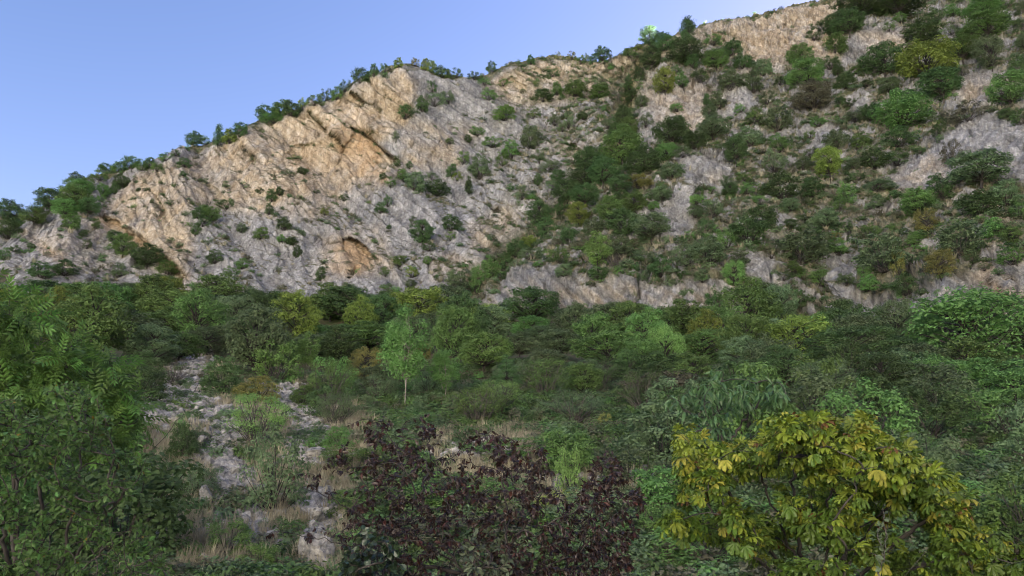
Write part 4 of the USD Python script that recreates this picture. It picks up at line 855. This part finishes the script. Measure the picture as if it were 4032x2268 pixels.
def in_poly_points(poly, n, r0, r1, rng, weight=None, gaps=0.40):
    xs, ys = np.array(poly).T
    out = []
    while len(out) < n:
        x, y = rng.uniform(xs.min(), xs.max()), rng.uniform(ys.min(), ys.max())
        d = float(poly_in(np.array([x]), np.array([y]), poly)[0])
        gap = float(meshkit.fbm(np.array([[x / 120.0, y / 95.0, r0]]), 2, 17)[0])
        if d > 0 and gap > gaps and (weight is None or rng.random() < weight(x, y, d)):
            out.append((x, y, rng.uniform(r0, r1)))
    out = np.array(out)
    return point(out[:, 0], out[:, 1], out[:, 2])

def skeleton(stems, ends, rng, lift=0.12, r_end=0.0022, k=0.0026, step=0.10):
    """stems: polylines; every end is tied to the nearest piece of wood below it. Returns the wood's mesh and the end twigs."""
    paths, nodes, owner = [], [], []
    def add(p, parent):
        seg = [p[0]]
        for a, b in zip(p[:-1], p[1:]):
            n = max(1, int(np.linalg.norm(b - a) / step))
            seg += [a + (b - a) * t for t in np.linspace(0, 1, n + 1)[1:]]
        seg = np.array(seg)
        paths.append([seg, parent, np.zeros(len(seg))])
        for i in range(len(seg)):
            nodes.append(seg[i])
            owner.append((len(paths) - 1, i))
    for s in stems:
        s = np.asarray(s, float)
        t = np.linspace(0, 1, len(s))
        fine = PchipInterpolator(t, s)(np.linspace(0, 1, 24)) if len(s) > 2 else s
        fine[1:-1] += rng.normal(size=fine[1:-1].shape) * 0.012
        add(fine, None)
    N0 = np.array(nodes)
    order = np.argsort(cKDTree(N0).query(ends)[0])
    twigs = []
    for e in ends[order]:
        N = np.array(nodes)
        d = N - e
        cost = np.linalg.norm(d, axis=1) + 0.9 * np.clip(d[:, 2] + 0.05, 0, None)
        j = int(np.argmin(cost))
        o, i = owner[j]
        a = N[j]
        seg = paths[o][0]
        tan = unit(seg[min(i + 1, len(seg) - 1)] - seg[max(i - 1, 0)])
        ln = np.linalg.norm(e - a)
        mid = a + tan * ln * 0.38 + np.array([0, 0, lift * ln]) + (e - a) * 0.12
        t = np.linspace(0, 1, 6)[:, None]
        p = (1 - t) ** 2 * a + 2 * t * (1 - t) * mid + t ** 2 * e
        add(p, (o, i))
        twigs.append(paths[-1][0])
        while True:                                               # one more twig is carried by all wood down to the ground
            paths[len(paths) - 1 if o is None else o][2][:i + 1] += 1
            if paths[o][1] is None:
                break
            o, i = paths[o][1]
    tubes_in = []
    for seg, parent, load in paths:
        tubes_in.append((seg, r_end + k * np.sqrt(load)))
    return tubes(tubes_in, 5), twigs

def near_leaves(twigs, per, span, rng, spread=0.9, droop=0.35, up=0.6):
    """where leaves sit on the twigs: positions, directions, faces"""
    pos, ax, nr = [], [], []
    for tw in twigs:
        ln = np.linalg.norm(np.diff(tw, axis=0), axis=1)
        cum = np.concatenate([[0], np.cumsum(ln)])
        n = max(2, int(per * rng.uniform(0.7, 1.3)))
        s = cum[-1] - min(span, cum[-1]) * (rng.random(n) ** 1.2)
        s[0] = cum[-1]
        q = np.stack([np.interp(s, cum, tw[:, k]) for k in range(3)], 1)
        t = unit(tw[-1] - tw[max(0, len(tw) - 4)])
        w = rng.normal(size=(n, 3))
        w = unit(w - (w @ t)[:, None] * t)
        pos.append(q)
        ax.append(t * rng.uniform(0.2, 0.8, (n, 1)) + w * spread + np.array([0, 0, -droop]))
        nr.append(np.array([0, 0, up]) + rng.normal(size=(n, 3)) * 0.35 + 0.25 * w)
    return np.concatenate(pos), np.concatenate(ax), np.concatenate(nr)

def leafy_thing(name, label, category, shape, stems, ends, per, span, length, width, mats, bark, rng, spread=0.9, droop=0.35, up=0.6, pick=None, singles=300, lift=0.12, k=0.0026, trunk_name='trunk', base=None):
    wood, twigs = skeleton(stems, ends, rng, lift, k=k)
    pos, ax, nr = near_leaves(twigs, per, span, rng, spread, droop, up)
    n = len(pos)
    ln = length * rng.uniform(0.65, 1.2, n)
    V = place_leaves(shape, pos, ax, nr, ln, ln * width / length)
    which = pick(pos, rng) if pick else np.zeros(n, int)
    base = np.asarray(stems[0][0]) if base is None else base
    path = path_for(name)
    x = UsdGeom.Xform.Define(stage, path)
    x.AddTranslateOp().Set(Gf.Vec3d(*map(float, base)))
    tag(x.GetPrim(), label, category)
    put_mesh(f'{path}/{trunk_name}', wood[0] - base, wood[1], bark, True)
    # the leaves that show largest are parts of their own: the nearest one in each small patch of the view
    mid = V.mean(1)
    sx, sy, sd = project(mid)
    vis = (sx > 0) & (sx < PW) & (sy > 0) & (sy < PH)
    cell = (sx // 46).astype(int) * 100 + (sy // 46).astype(int)
    chosen, seen = [], set()
    for i in np.argsort(sd - 0.4 * ln / length):
        if vis[i] and cell[i] not in seen:
            seen.add(cell[i])
            chosen.append(i)
    chosen = sorted(chosen, key=lambda i: -ln[i] / sd[i])[:singles]
    for i in chosen:
        put_mesh(path_for('leaf', path), V[i] - base, shape[1], mats[which[i]])
    rest = np.ones(n, bool)
    rest[chosen] = False
    for m in range(len(mats)):
        sel = rest & (which == m)
        if sel.any():
            vv_ = (V[sel] - base).reshape(-1, 3)
            ff = (np.arange(sel.sum()) * V.shape[1])[:, None, None] + shape[1]
            fo = put_mesh(path_for('foliage', path), vv_, ff.reshape(-1, 3), mats[m])
            tag(fo.GetPrim(), kind='stuff')
    return path

M['plum'] = leaf_material('/World/Looks/purple_leaves', (0.050, 0.031, 0.022), 0.2, 0.45, 0.38, 0.6, 0.02, 2.0)
M['plum2'] = leaf_material('/World/Looks/reddish_leaves', (0.085, 0.036, 0.024), 0.25, 0.4, 0.4, 0.5, 0.02, 2.0)
M['chest1'] = leaf_material('/World/Looks/chestnut_green', (0.085, 0.150, 0.022), 0.35, 0.35, 0.45, 0.35, 0.02, 3.0)
M['chest2'] = leaf_material('/World/Looks/chestnut_yellow_green', (0.20, 0.270, 0.032), 0.35, 0.35, 0.45, 0.35, 0.02, 3.0)
M['chest3'] = leaf_material('/World/Looks/chestnut_yellow', (0.27, 0.265, 0.04), 0.3, 0.3, 0.5, 0.4, 0.02, 3.0)
M['chest4'] = leaf_material('/World/Looks/chestnut_brown', (0.15, 0.085, 0.025), 0.2, 0.25, 0.6, 0.5, 0.02, 3.0)
M['hazel'] = leaf_material('/World/Looks/broad_green_leaves', (0.10, 0.225, 0.062), 0.42, 0.3, 0.45, 0.55, 0.03, 2.0)
M['hazel2'] = leaf_material('/World/Looks/yellowed_leaves', (0.22, 0.19, 0.03), 0.3, 0.3, 0.5, 0.4, 0.03, 2.0)
M['ash'] = leaf_material('/World/Looks/ash_leaves', (0.115, 0.25, 0.056), 0.42, 0.3, 0.45, 0.5, 0.03, 1.0)
M['peach'] = leaf_material('/World/Looks/drooping_leaves', (0.085, 0.175, 0.064), 0.4, 0.45, 0.4, 0.45, 0.02, 2.0)
M['ivy'] = leaf_material('/World/Looks/dark_glossy_leaves', (0.026, 0.046, 0.022), 0.15, 0.5, 0.35, 0.5, 0.02, 3.0)
M['pale'] = leaf_material('/World/Looks/pale_leaves', (0.12, 0.16, 0.09), 0.3, 0.4, 0.45, 0.4, 0.02, 3.0)

def stem(base_r, pts):
    """from the ground at a spot below the frame up through spots of the photograph (x, y, distance)"""
    x0 = pts[0][0]
    a, _ = ray(x0, 2200)
    gx_, gy_ = base_r * math.sin(a), base_r * math.cos(a)
    return [np.array([gx_, gy_, float(ground_z(gx_, gy_)) - 0.1])] + [point(*p) for p in pts]

lr = np.random.default_rng(21)
# purple-leaved tree
trunk = stem(8.6, [(1880, 2300, 8.6)])
fork = trunk[-1]
S = [trunk, [fork, point(1790, 2210, 8.4), point(1650, 1960, 8.3), point(1540, 1740, 8.4), point(1490, 1665, 8.5)], [fork, point(2000, 2150, 8.5), point(1985, 1920, 8.7), point(1965, 1700, 8.8)], [fork, point(2210, 2240, 8.8), point(2330, 2010, 9.0), point(2385, 1790, 9.1)],
     [point(1790, 2210, 8.4), point(1480, 2060, 8.1), point(1290, 1960, 8.0), point(1140, 1895, 8.0)], [point(1840, 2260, 8.5), point(1450, 2170, 8.1), point(1250, 2120, 8.0), point(1090, 2105, 7.9)], [point(1650, 1960, 8.3), point(1690, 1800, 8.6), point(1660, 1650, 8.8)], [point(2330, 2010, 9.0), point(2450, 1960, 9.2), point(2535, 1960, 9.2)], [point(2000, 2150, 8.5), point(2120, 1960, 8.2), point(2130, 1790, 8.2)]]
plum_poly = [(1110, 1890), (1250, 1830), (1330, 1720), (1380, 1660), (1480, 1635), (1560, 1655), (1660, 1625), (1730, 1690), (1790, 1790), (1850, 1720), (1960, 1660), (2010, 1700), (2060, 1800), (2120, 1750), (2170, 1810), (2190, 1930), (2260, 1960), (2330, 1850), (2380, 1750), (2430, 1800), (2470, 1900), (2550, 1950), (2570, 2050), (2490, 2140), (2480, 2320), (1330, 2320), (1400, 2160), (1220, 2150), (1070, 2140), (1050, 2090), (1170, 2050), (1330, 2060), (1390, 1960), (1260, 1940)]
ends = in_poly_points(plum_poly, 900, 7.7, 9.4, lr, lambda x, y, d: (0.16 if x < 1340 else 0.45 if x < 1430 else 1.0) * (0.6 if 1720 < x < 1850 and y < 1850 else 1), 0.33)
leafy_thing('purple_leaved_tree', 'purple-leaved tree with dark reddish-brown foliage in the centre foreground', 'tree', leaf_shape(0.42, 0, 0.24, 0.05), S, ends, 12, 0.38, 0.062, 0.029, [M['plum'], M['plum2']], M['bark'], lr, 0.8, 0.55, 0.5, lambda p, g: (g.random(len(p)) < 0.12).astype(int), k=0.0013)
# horse chestnut
trunk = stem(7.4, [(3240, 2420, 7.4)])
fork = trunk[-1]
S = [trunk] + [[fork, point(*m), point(*t)] for m, t in (((2950, 2180, 7.0), (2660, 1800, 6.9)), ((3000, 2130, 7.1), (2800, 1820, 7.2)), ((3080, 2080, 7.2), (2980, 1800, 7.0)), ((3130, 2020, 7.4), (3110, 1620, 7.4)), ((3260, 2050, 7.3), (3280, 1720, 7.1)), ((3330, 2060, 7.2), (3450, 1760, 7.3)), ((3400, 2120, 7.2), (3600, 1880, 7.0)), ((3480, 2180, 7.1), (3760, 1970, 7.2)), ((3560, 2260, 7.0), (3960, 2130, 7.0)), ((3050, 2260, 6.8), (2900, 2120, 6.3)), ((3300, 2240, 6.7), (3350, 2160, 6.2)))]
chest_poly = [(2575, 1850), (2590, 1770), (2650, 1710), (2740, 1690), (2800, 1750), (2850, 1780), (2950, 1750), (3040, 1720), (3020, 1610), (3080, 1550), (3150, 1560), (3190, 1650), (3300, 1640), (3400, 1660), (3480, 1710), (3560, 1740), (3640, 1850), (3750, 1900), (3790, 1960), (3820, 2020), (3800, 2090), (3950, 2090), (4060, 2170), (4060, 2330), (3500, 2330), (3420, 2200), (3200, 2150), (3020, 2180), (2900, 2120), (2680, 2100), (2600, 2020), (2630, 1950)]
ends = np.concatenate([in_poly_points(chest_poly, 520, 6.2, 8.4, lr, lambda x, y, d: (1.0 if d < 130 else 0.35) * (1.0 if y < 2080 else 0.45)), in_poly_points([(3000, 2240), (3300, 2200), (3420, 2300), (3000, 2320)], 12, 6.0, 6.5, lr)])
def chest_pick(p, g):
    sx, sy, _ = project(p)
    hi = np.clip((2250 - sy) / 500, 0, 1) * 0.8 + 0.1
    u = g.random(len(p))
    k = np.where(g.random(len(p)) < hi * 0.72, 1, 0)
    k = np.where(u < 0.12 * hi, 2, k)
    return np.where((u > 0.985), 3, k)
leafy_thing('horse_chestnut', 'horse chestnut with yellowing hand-shaped leaves in the right foreground', 'tree', compound('palmate'), S, ends, 9, 0.20, 0.125, 0.125, [M['chest1'], M['chest2'], M['chest3'], M['chest4']], M['bark'], lr, 1.0, 0.22, 1.9, chest_pick, k=0.0018)
# broad-leaved tree filling the lower left
trunk = stem(7.6, [(140, 2420, 7.6)])
fork = trunk[-1]
S = [trunk] + [[fork, point(*m), point(*t)] for m, t in (((60, 2100, 7.4), (60, 1700, 7.6)), ((160, 2080, 7.6), (170, 1640, 7.9)), ((280, 2050, 7.4), (330, 1560, 7.9)), ((330, 2130, 7.2), (480, 1800, 7.0)), ((360, 2200, 7.0), (600, 2000, 6.7)), ((20, 2150, 7.0), (-60, 1820, 7.0)), ((420, 2290, 6.6), (640, 2170, 6.4)))]
S.append([point(330, 2130, 7.2), point(505, 1925, 6.6), point(640, 1735, 6.4), point(783, 1508, 6.3)])
hz_poly = [(-120, 1560), (120, 1560), (250, 1500), (380, 1540), (450, 1650), (560, 1720), (600, 1850), (560, 1950), (520, 2030), (600, 2080), (680, 2180), (720, 2330), (-120, 2330)]
ends = in_poly_points(hz_poly, 1050, 6.2, 8.6, lr, lambda x, y, d: 0.55 + 0.45 * (x < 420))
leafy_thing('hazel_tree', 'broad-leaved green tree with thin dark branches filling the lower left corner', 'tree', leaf_shape(0.40, 0.3, 0.16, 0.05), S, ends, 12, 0.5, 0.050, 0.023, [M['hazel'], M['hazel2']], M['bark'], lr, 0.9, 0.35, 0.6, lambda p, g: (g.random(len(p)) < 0.006).astype(int), k=0.0011)
# long shoot with few heart-shaped leaves
tw = np.array([point(*q) for q in ((560, 1850, 6.5), (640, 1735, 6.4), (710, 1620, 6.35), (783, 1508, 6.3))])
# ash with long feathered leaves at the left edge
trunk = stem(13.5, [(60, 2300, 13.5)])
fork = trunk[-1]
S = [trunk, [fork, point(50, 1700, 13.4), point(40, 1300, 13.6), point(40, 1090, 13.6)], [point(50, 1700, 13.4), point(200, 1480, 13.2), point(300, 1300, 13.4)], [point(50, 1800, 13.4), point(300, 1600, 13.0), point(460, 1470, 13.2)], [point(60, 1900, 13.4), point(320, 1750, 12.8), point(540, 1660, 12.8)], [point(45, 1500, 13.5), point(-80, 1300, 13.5), point(-100, 1200, 13.5)]]
ash_poly = [(-150, 1060), (30, 1060), (100, 1100), (120, 1180), (230, 1230), (310, 1310), (390, 1370), (460, 1440), (540, 1500), (530, 1600), (590, 1690), (420, 1760), (-150, 1780)]
ends = in_poly_points(ash_poly, 300, 12.2, 14.6, lr)
leafy_thing('ash_tree', 'tall ash with feathered bright green leaves at the left edge', 'tree', compound('pinnate'), S, ends, 7, 0.5, 0.36, 0.36, [M['ash']], M['bark'], lr, 0.85, 0.2, 0.9, k=0.0030)
# tree with long drooping leaves behind the chestnut
trunk = stem(10.2, [(2860, 2100, 10.2), (2850, 1800, 10.2)])
fork = trunk[-1]
S = [trunk, [fork, point(2830, 1640, 10.2), point(2850, 1470, 10.3)], [fork, point(2740, 1660, 10.1), point(2650, 1560, 10.0)], [fork, point(2940, 1640, 10.2), point(3090, 1520, 10.3)], [fork, point(2960, 1720, 10.2), point(3040, 1640, 10.2)]]
peach_poly = [(2625, 1540), (2700, 1490), (2790, 1450), (2900, 1450), (2960, 1500), (3060, 1480), (3115, 1530), (3060, 1590), (2990, 1640), (2970, 1740), (2700, 1760), (2640, 1640)]
ends = in_poly_points(peach_poly, 105, 9.5, 11.0, lr)
leafy_thing('drooping_leaved_tree', 'small tree with long drooping blue-green leaves behind the chestnut', 'tree', leaf_shape(0.40, 0, 0.42, 0.03), S, ends, 8, 0.30, 0.165, 0.042, [M['peach']], M['bark'], lr, 0.75, 0.8, 0.6, k=0.0026)
# low plants at the bottom edge
trunk = stem(7.4, [(1460, 2400, 7.4), (1455, 2260, 7.4)])
ends = in_poly_points([(1360, 2160), (1440, 2080), (1540, 2110), (1590, 2200), (1600, 2330), (1330, 2330)], 90, 7.0, 7.8, lr)
leafy_thing('evergreen_shrub', 'black-green glossy shrub at the bottom edge left of the purple trunks', 'shrub', leaf_shape(0.40, 0.3, 0.14, 0.05), [trunk], ends, 8, 0.22, 0.062, 0.045, [M['ivy']], M['bark'], lr, 0.9, 0.3, 0.6, singles=120, trunk_name='stem')
trunk = stem(7.0, [(1870, 2400, 7.0), (1880, 2280, 7.0)])
ends = in_poly_points([(1830, 2120), (1890, 2060), (1960, 2110), (2020, 2200), (2040, 2330), (1800, 2330)], 46, 6.7, 7.3, lr)
leafy_thing('pale_leaved_shrub', 'shrub with small pale grey-green leaves at the foot of the purple tree', 'shrub', leaf_shape(0.42, 0, 0.15, 0.05), [trunk], ends, 8, 0.26, 0.068, 0.03, [M['pale']], M['bark'], lr, 0.8, 0.2, 0.6, singles=120, trunk_name='stem')
trunk = stem(6.0, [(640, 2420, 6.0), (660, 2300, 6.0)])
trunk2 = [point(3470, 2330, 6.1), point(3475, 2200, 6.1), point(3490, 2090, 6.15), point(3475, 2000, 6.2)]
ends = np.array([point(3470 + 14 * math.sin(i), 2230 - 26 * i, 6.08) for i in range(9)])
g0 = stem(6.1, [(3470, 2400, 6.1)])
leafy_thing('climbing_vine', 'thin vine with a string of small pale leaves climbing in front of the chestnut', 'vine', leaf_shape(0.45, 0.2, 0.1, 0.04), [g0[:1] + trunk2], ends, 4, 0.06, 0.052, 0.026, [M['pale']], M['twig'], lr, 0.9, 0.2, 0.3, singles=40, trunk_name='stem', k=0.0012)

# ------------------------------------------------------------------ what nobody could count: scree, grass, undergrowth, scrub on the ledges
def scatter(name, label, protos, pos, scale, rng, up=None):
    path = path_for(name)
    pi = UsdGeom.PointInstancer.Define(stage, path)
    targets = []
    for nm, (v, f), mat in protos:
        p = path_for(nm, path)
        put_mesh(p, v, f, mat)
        targets.append(p)
    pi.CreatePrototypesRel().SetTargets(targets)
    n = len(pos)
    pi.CreatePositionsAttr(Vt.Vec3fArray.FromNumpy(np.asarray(pos, np.float32)))
    pi.CreateProtoIndicesAttr(Vt.IntArray.FromNumpy(rng.integers(0, len(protos), n).astype(np.int32)))
    ang = rng.uniform(0, 2 * np.pi, n) / 2
    tl = rng.normal(size=(n, 2)) * (0.12 if up is None else up)
    q = np.stack([np.cos(ang), tl[:, 0] * np.cos(ang), tl[:, 1] * np.cos(ang), np.sin(ang)], 1)
    q /= np.linalg.norm(q, axis=1, keepdims=True)
    pi.CreateOrientationsAttr(Vt.QuathArray([Gf.Quath(float(a), float(b), float(c), float(d)) for a, b, c, d in q]))
    s = np.asarray(scale)
    s = np.stack([s * rng.uniform(0.8, 1.3, n), s * rng.uniform(0.8, 1.3, n), s * rng.uniform(0.7, 1.2, n)], 1)
    pi.CreateScalesAttr(Vt.Vec3fArray.FromNumpy(s.astype(np.float32)))
    tag(pi.GetPrim(), label, None, None, 'stuff')
    return pi

srng = np.random.default_rng(33)
def grass_tuft(n, lean, width, rng):
    a = rng.uniform(0, 2 * np.pi, n)
    root = np.stack([np.cos(a), np.sin(a), 0 * a], 1) * (rng.random((n, 1)) ** 0.5) * 0.35
    tip = root + np.stack([np.cos(a) * lean * rng.random(n), np.sin(a) * lean * rng.random(n), rng.uniform(0.55, 1.0, n)], 1)
    side = np.stack([-np.sin(a), np.cos(a), 0 * a], 1) * width
    mid = root * 0.5 + tip * 0.5 + [0, 0, 0.08]
    v = np.stack([root - side, root + side, mid + side * 0.8, mid - side * 0.8, tip], 1).reshape(-1, 3)
    f = (np.arange(n) * 5)[:, None, None] + np.array([[0, 1, 2], [0, 2, 3], [3, 2, 4]])
    return v, f.reshape(-1, 3)
def herb(seed, n=220, flat=0.6, ll=0.16):
    rng = np.random.default_rng(seed)
    u = unit(rng.normal(size=(n, 3)))
    u[:, 2] = np.abs(u[:, 2])
    p = u * (rng.random((n, 1)) ** 0.45) * np.array([0.6, 0.6, flat])
    return leaf_quads(p + [0, 0, 0.02], u + [0, 0, 0.6] + rng.normal(size=(n, 3)) * 0.5, ll, ll * 0.6, rng)

vis = (hx > -150) & (hx < 4180) & (hy > 1150) & (hy < 2400) & (HR > 8)
area = np.maximum(np.gradient(HR, axis=0) * HR * np.gradient(HA, axis=1), 0)
def sample(weight, n):
    w = (weight * area * vis).ravel()
    k = srng.choice(len(w), n, p=w / w.sum())
    p = HP.reshape(-1, 3)[k] + srng.normal(size=(n, 3)) * [0.22, 0.22, 0]
    p[:, 2] = ground_z(p[:, 0], p[:, 1])
    return p, np.hypot(p[:, 0], p[:, 1])
rubm, clm = hmask[..., 1], hmask[..., 0]
pp, rr_ = sample(np.clip(rubm, 0, 1) ** 1.5 / HR, 7500)
scatter('scree', 'loose white stones scattered over the clearing', [('stone', boulder(600 + k, 1), M['stone']) for k in range(4)], pp, 0.05 + 0.20 * srng.random(len(pp)) ** 3 + 0.0014 * rr_, srng, 0.5)
pp, rr_ = sample(clm * np.clip(1.0 - 1.2 * rubm, 0, 1) / HR, 3000)
scatter('dry_grass', 'dry straw-coloured grass in the clearing', [('grass_tuft', grass_tuft(26, 0.5, 0.022, srng), M['straw']) for k in range(3)], pp, 0.28 + 0.35 * srng.random(len(pp)), srng)
pp, rr_ = sample(np.clip(1.0 - clm * 1.0, 0.015, 1) * (HR < 62) / HR, 7000)
scatter('undergrowth', 'low green undergrowth between the shrubs', [('herb', herb(700 + k), M['leaf' + t]) for k, t in enumerate('GMGDB')], pp, 0.5 + 0.55 * srng.random(len(pp)), srng)
pp, rr_ = sample(clm * np.clip(1.0 - 0.7 * rubm, 0, 1) / HR, 1100)
scatter('herbs', 'small green herbs in the dry grass', [('herb', herb(720 + k), M['leaf' + t]) for k, t in enumerate('GMG')], pp, 0.25 + 0.35 * srng.random(len(pp)), srng)
# on the face
e_w = np.where(fq, earth, 0) * np.where(np.arange(NR + NT)[:, None] < NR - 2, 1, 0.3)
ww = (e_w ** 1.2 * (0.22 + 0.78 * rightq)).ravel()
kk = srng.choice(ww.size, 10500, p=ww / ww.sum())
pp = P.reshape(-1, 3)[kk]
scatter('ledge_scrub', 'low scrub tufts growing on ledges of the mountain face', [('scrub', herb(740 + k, 170, 0.55, 0.17), M['leaf' + t]) for k, t in enumerate('GDMGBDG')], pp, 0.5 + 1.2 * srng.random(len(pp)) ** 2, srng)
kk = srng.choice(ww.size, 3800, p=ww / ww.sum())
pp = P.reshape(-1, 3)[kk]
scatter('ledge_grass', 'dry grass tufts growing on ledges of the mountain face', [('grass_tuft', grass_tuft(22, 0.9, 0.05, srng), M['straw' if k else 'leafB']) for k in range(3)], pp, 0.45 + 0.6 * srng.random(len(pp)), srng)

# ------------------------------------------------------------------ labels, and the copies themselves
LANDMARKS = [('the big ochre hollow', 1410, 590), ('the small ochre cave', 1385, 1020), ('the rocky summit dome', 1590, 270), ('the tan diagonal overhang', 560, 960), ('the pale buttress', 2640, 440), ('the striped summit rocks', 3000, 170), ('the white rock ribs', 2640, 850),
             ('the striped rock band', 2450, 1160), ('the smooth grey slab', 3870, 600), ('the knobbly pale outcrop', 3430, 180), ('the white knobs', 3330, 1060), ('the tan striped rock', 3960, 1160), ('the fluted white streaks', 1980, 860), ('the lower streaked wall', 1790, 1060), ('the tan rock notch', 3560, 720)]
SHORT = {}
for r in records:
    if r['label']:
        words = r['label'].split()
        cut = [i for i, q in enumerate(words) if q in ('in', 'on', 'at', 'with', 'below', 'above', 'beside', 'standing', 'growing', 'left', 'right', 'hanging', 'against', 'under', 'cut', 'between', 'by', 'to', 'just', 'of', 'alone', 'from', 'behind')]
        s = ' '.join(words[:cut[0]] if cut and cut[0] >= 2 else words[:5])
        if len(words) <= 9:
            s = r['label']
        SHORT.setdefault(s, []).append((r['px'], r['py']))
for s, at in SHORT.items():
    if len(at) == 1 and 4 <= len(s.split()) <= 9:
        LANDMARKS.append(('the ' + s, *at[0]))
def relation(dx, dy):
    a = math.degrees(math.atan2(-dy, dx)) % 360
    return ['right of', 'up and right of', 'above', 'up and left of', 'left of', 'down and left of', 'below', 'down and right of'][int(((a + 22.5) % 360) // 45)]
LX = np.array([(q[1], q[2]) for q in LANDMARKS], float)
taken = {r['label'] for r in records if r['label']}
def auto_label(what, px, py, w, big=True):
    d = np.hypot(LX[:, 0] - px, LX[:, 1] - py)
    order = [i for i in np.argsort(d)[:12] if d[i] > 8]
    for near in ('', 'just ', 'further '):
        for i in order[:9]:
            if near == 'just ' and d[i] > 140 or near == 'further ' and d[i] < 110:
                continue
            name, lx, ly = LANDMARKS[i]
            s = f'{what} {near}{relation(px - lx, py - ly)} {name}'
            if s not in taken and len(s.split()) <= 16:
                return s
    for a in order[:5]:
        for b in order[:6]:
            s = f'{what} between {LANDMARKS[a][0]} and {LANDMARKS[b][0]}'
            if a != b and s not in taken and len(s.split()) <= 16:
                return s
    return None
shrub_order = sorted([i for i, r in enumerate(records) if FORMS[r['form']][11] == 'shrub'], key=lambda i: -records[i]['w'])
tree_order = sorted([i for i, r in enumerate(records) if FORMS[r['form']][11] == 'tree'], key=lambda i: -records[i]['w'])
print('shrubs', len(shrub_order), 'trees', len(tree_order), 'boulders', len(stones))
spare = set(shrub_order[300:]) | set(tree_order[300:])
def size_word(r):
    k = r['w'] / (90 if FORMS[r['form']][11] == 'shrub' else 170)
    return 'tiny' if k < 0.4 else 'small' if k < 0.75 else 'mid-sized' if k < 1.15 else 'large' if k < 1.6 else 'very large'
unlabelled = 0
for i in sorted(range(len(records)), key=lambda i: (records[i]['label'] is None, -records[i]['w'])):
    r = records[i]
    words, cat = FORMS[r['form']][10:12]
    if i in spare:
        continue
    label = r['label']
    group = 'shrubs of the mountain and its foot' if cat == 'shrub' else 'trees of the mountain and its foot'
    if not label:
        label = auto_label(f"{size_word(r)} {TONES[r['tone']][1]} {words}", r['px'], r['py'], r['w'])
    if not label:
        unlabelled += 1
        label = f"{size_word(r)} {TONES[r['tone']][1]} {words} in the thick of the growth"
    taken.add(label)
    path = path_for(KIND_NAME[r['form']])
    x = UsdGeom.Xform.Define(stage, path)
    x.AddTranslateOp().Set(Gf.Vec3d(*map(float, r['base'])))
    x.AddRotateZOp().Set(float(r['rot']))
    x.AddScaleOp().Set(Gf.Vec3f(float(r['sx']), float(r['sx']), float(r['sz'])))
    x.GetPrim().GetReferences().AddInternalReference(source(r['form'], r['tone'], r['variant'], r['fine']))
    x.GetPrim().SetInstanceable(True)
    tag(x.GetPrim(), label, cat, group)
print('labels shared', unlabelled)
for b in stones:
    k = b['w']
    label = b['label'] or auto_label(('small' if k < 32 else 'mid-sized' if k < 60 else 'large') + ' pale limestone boulder', b['px'], b['py'], k) or 'one of the pale limestone boulders in the stony clearing'
    taken.add(label)
    path = path_for('boulder')
    x = UsdGeom.Xform.Define(stage, path)
    x.AddTranslateOp().Set(Gf.Vec3d(*map(float, b['base'])))
    x.AddRotateZOp().Set(float(b['rot']))
    x.AddScaleOp().Set(Gf.Vec3f(*map(float, b['scale'])))
    x.GetPrim().GetReferences().AddInternalReference(b['src'])
    x.GetPrim().SetInstanceable(True)
    tag(x.GetPrim(), label, 'boulder', 'boulders in the clearing')
if spare:                                                         # the smallest shrubs past three hundred, as one thicket
    path = path_for('shrubbery')
    pi = UsdGeom.PointInstancer.Define(stage, path)
    rest = [records[i] for i in sorted(spare)]
    keys, targets = [], []
    for r in rest:
        k = (r['form'], r['tone'])
        if k not in keys:
            keys.append(k)
            p = path_for('shrub', path)
            UsdGeom.Xform.Define(stage, p)
            shp = (r['form'], r['variant'], False)
            if shp not in shapes:
                shapes[shp] = grow(r['form'], 1000 + 37 * r['variant'] + ord(r['form']))
            put_mesh(p + '/stems', *shapes[shp][0], M['bark'])
            put_mesh(p + '/foliage', *shapes[shp][1], M['leaf' + r['tone']])
            targets.append(p)
    pi.CreatePrototypesRel().SetTargets(targets)
    pi.CreatePositionsAttr(Vt.Vec3fArray.FromNumpy(np.array([r['base'] for r in rest], np.float32)))
    pi.CreateProtoIndicesAttr(Vt.IntArray([keys.index((r['form'], r['tone'])) for r in rest]))
    pi.CreateOrientationsAttr(Vt.QuathArray([Gf.Quath(math.cos(math.radians(r['rot']) / 2), 0, 0, math.sin(math.radians(r['rot']) / 2)) for r in rest]))
    pi.CreateScalesAttr(Vt.Vec3fArray.FromNumpy(np.array([(r['sx'], r['sx'], r['sz']) for r in rest], np.float32)))
    tag(pi.GetPrim(), 'small shrubs scattered between the larger ones on the mountain face', None, None, 'stuff')
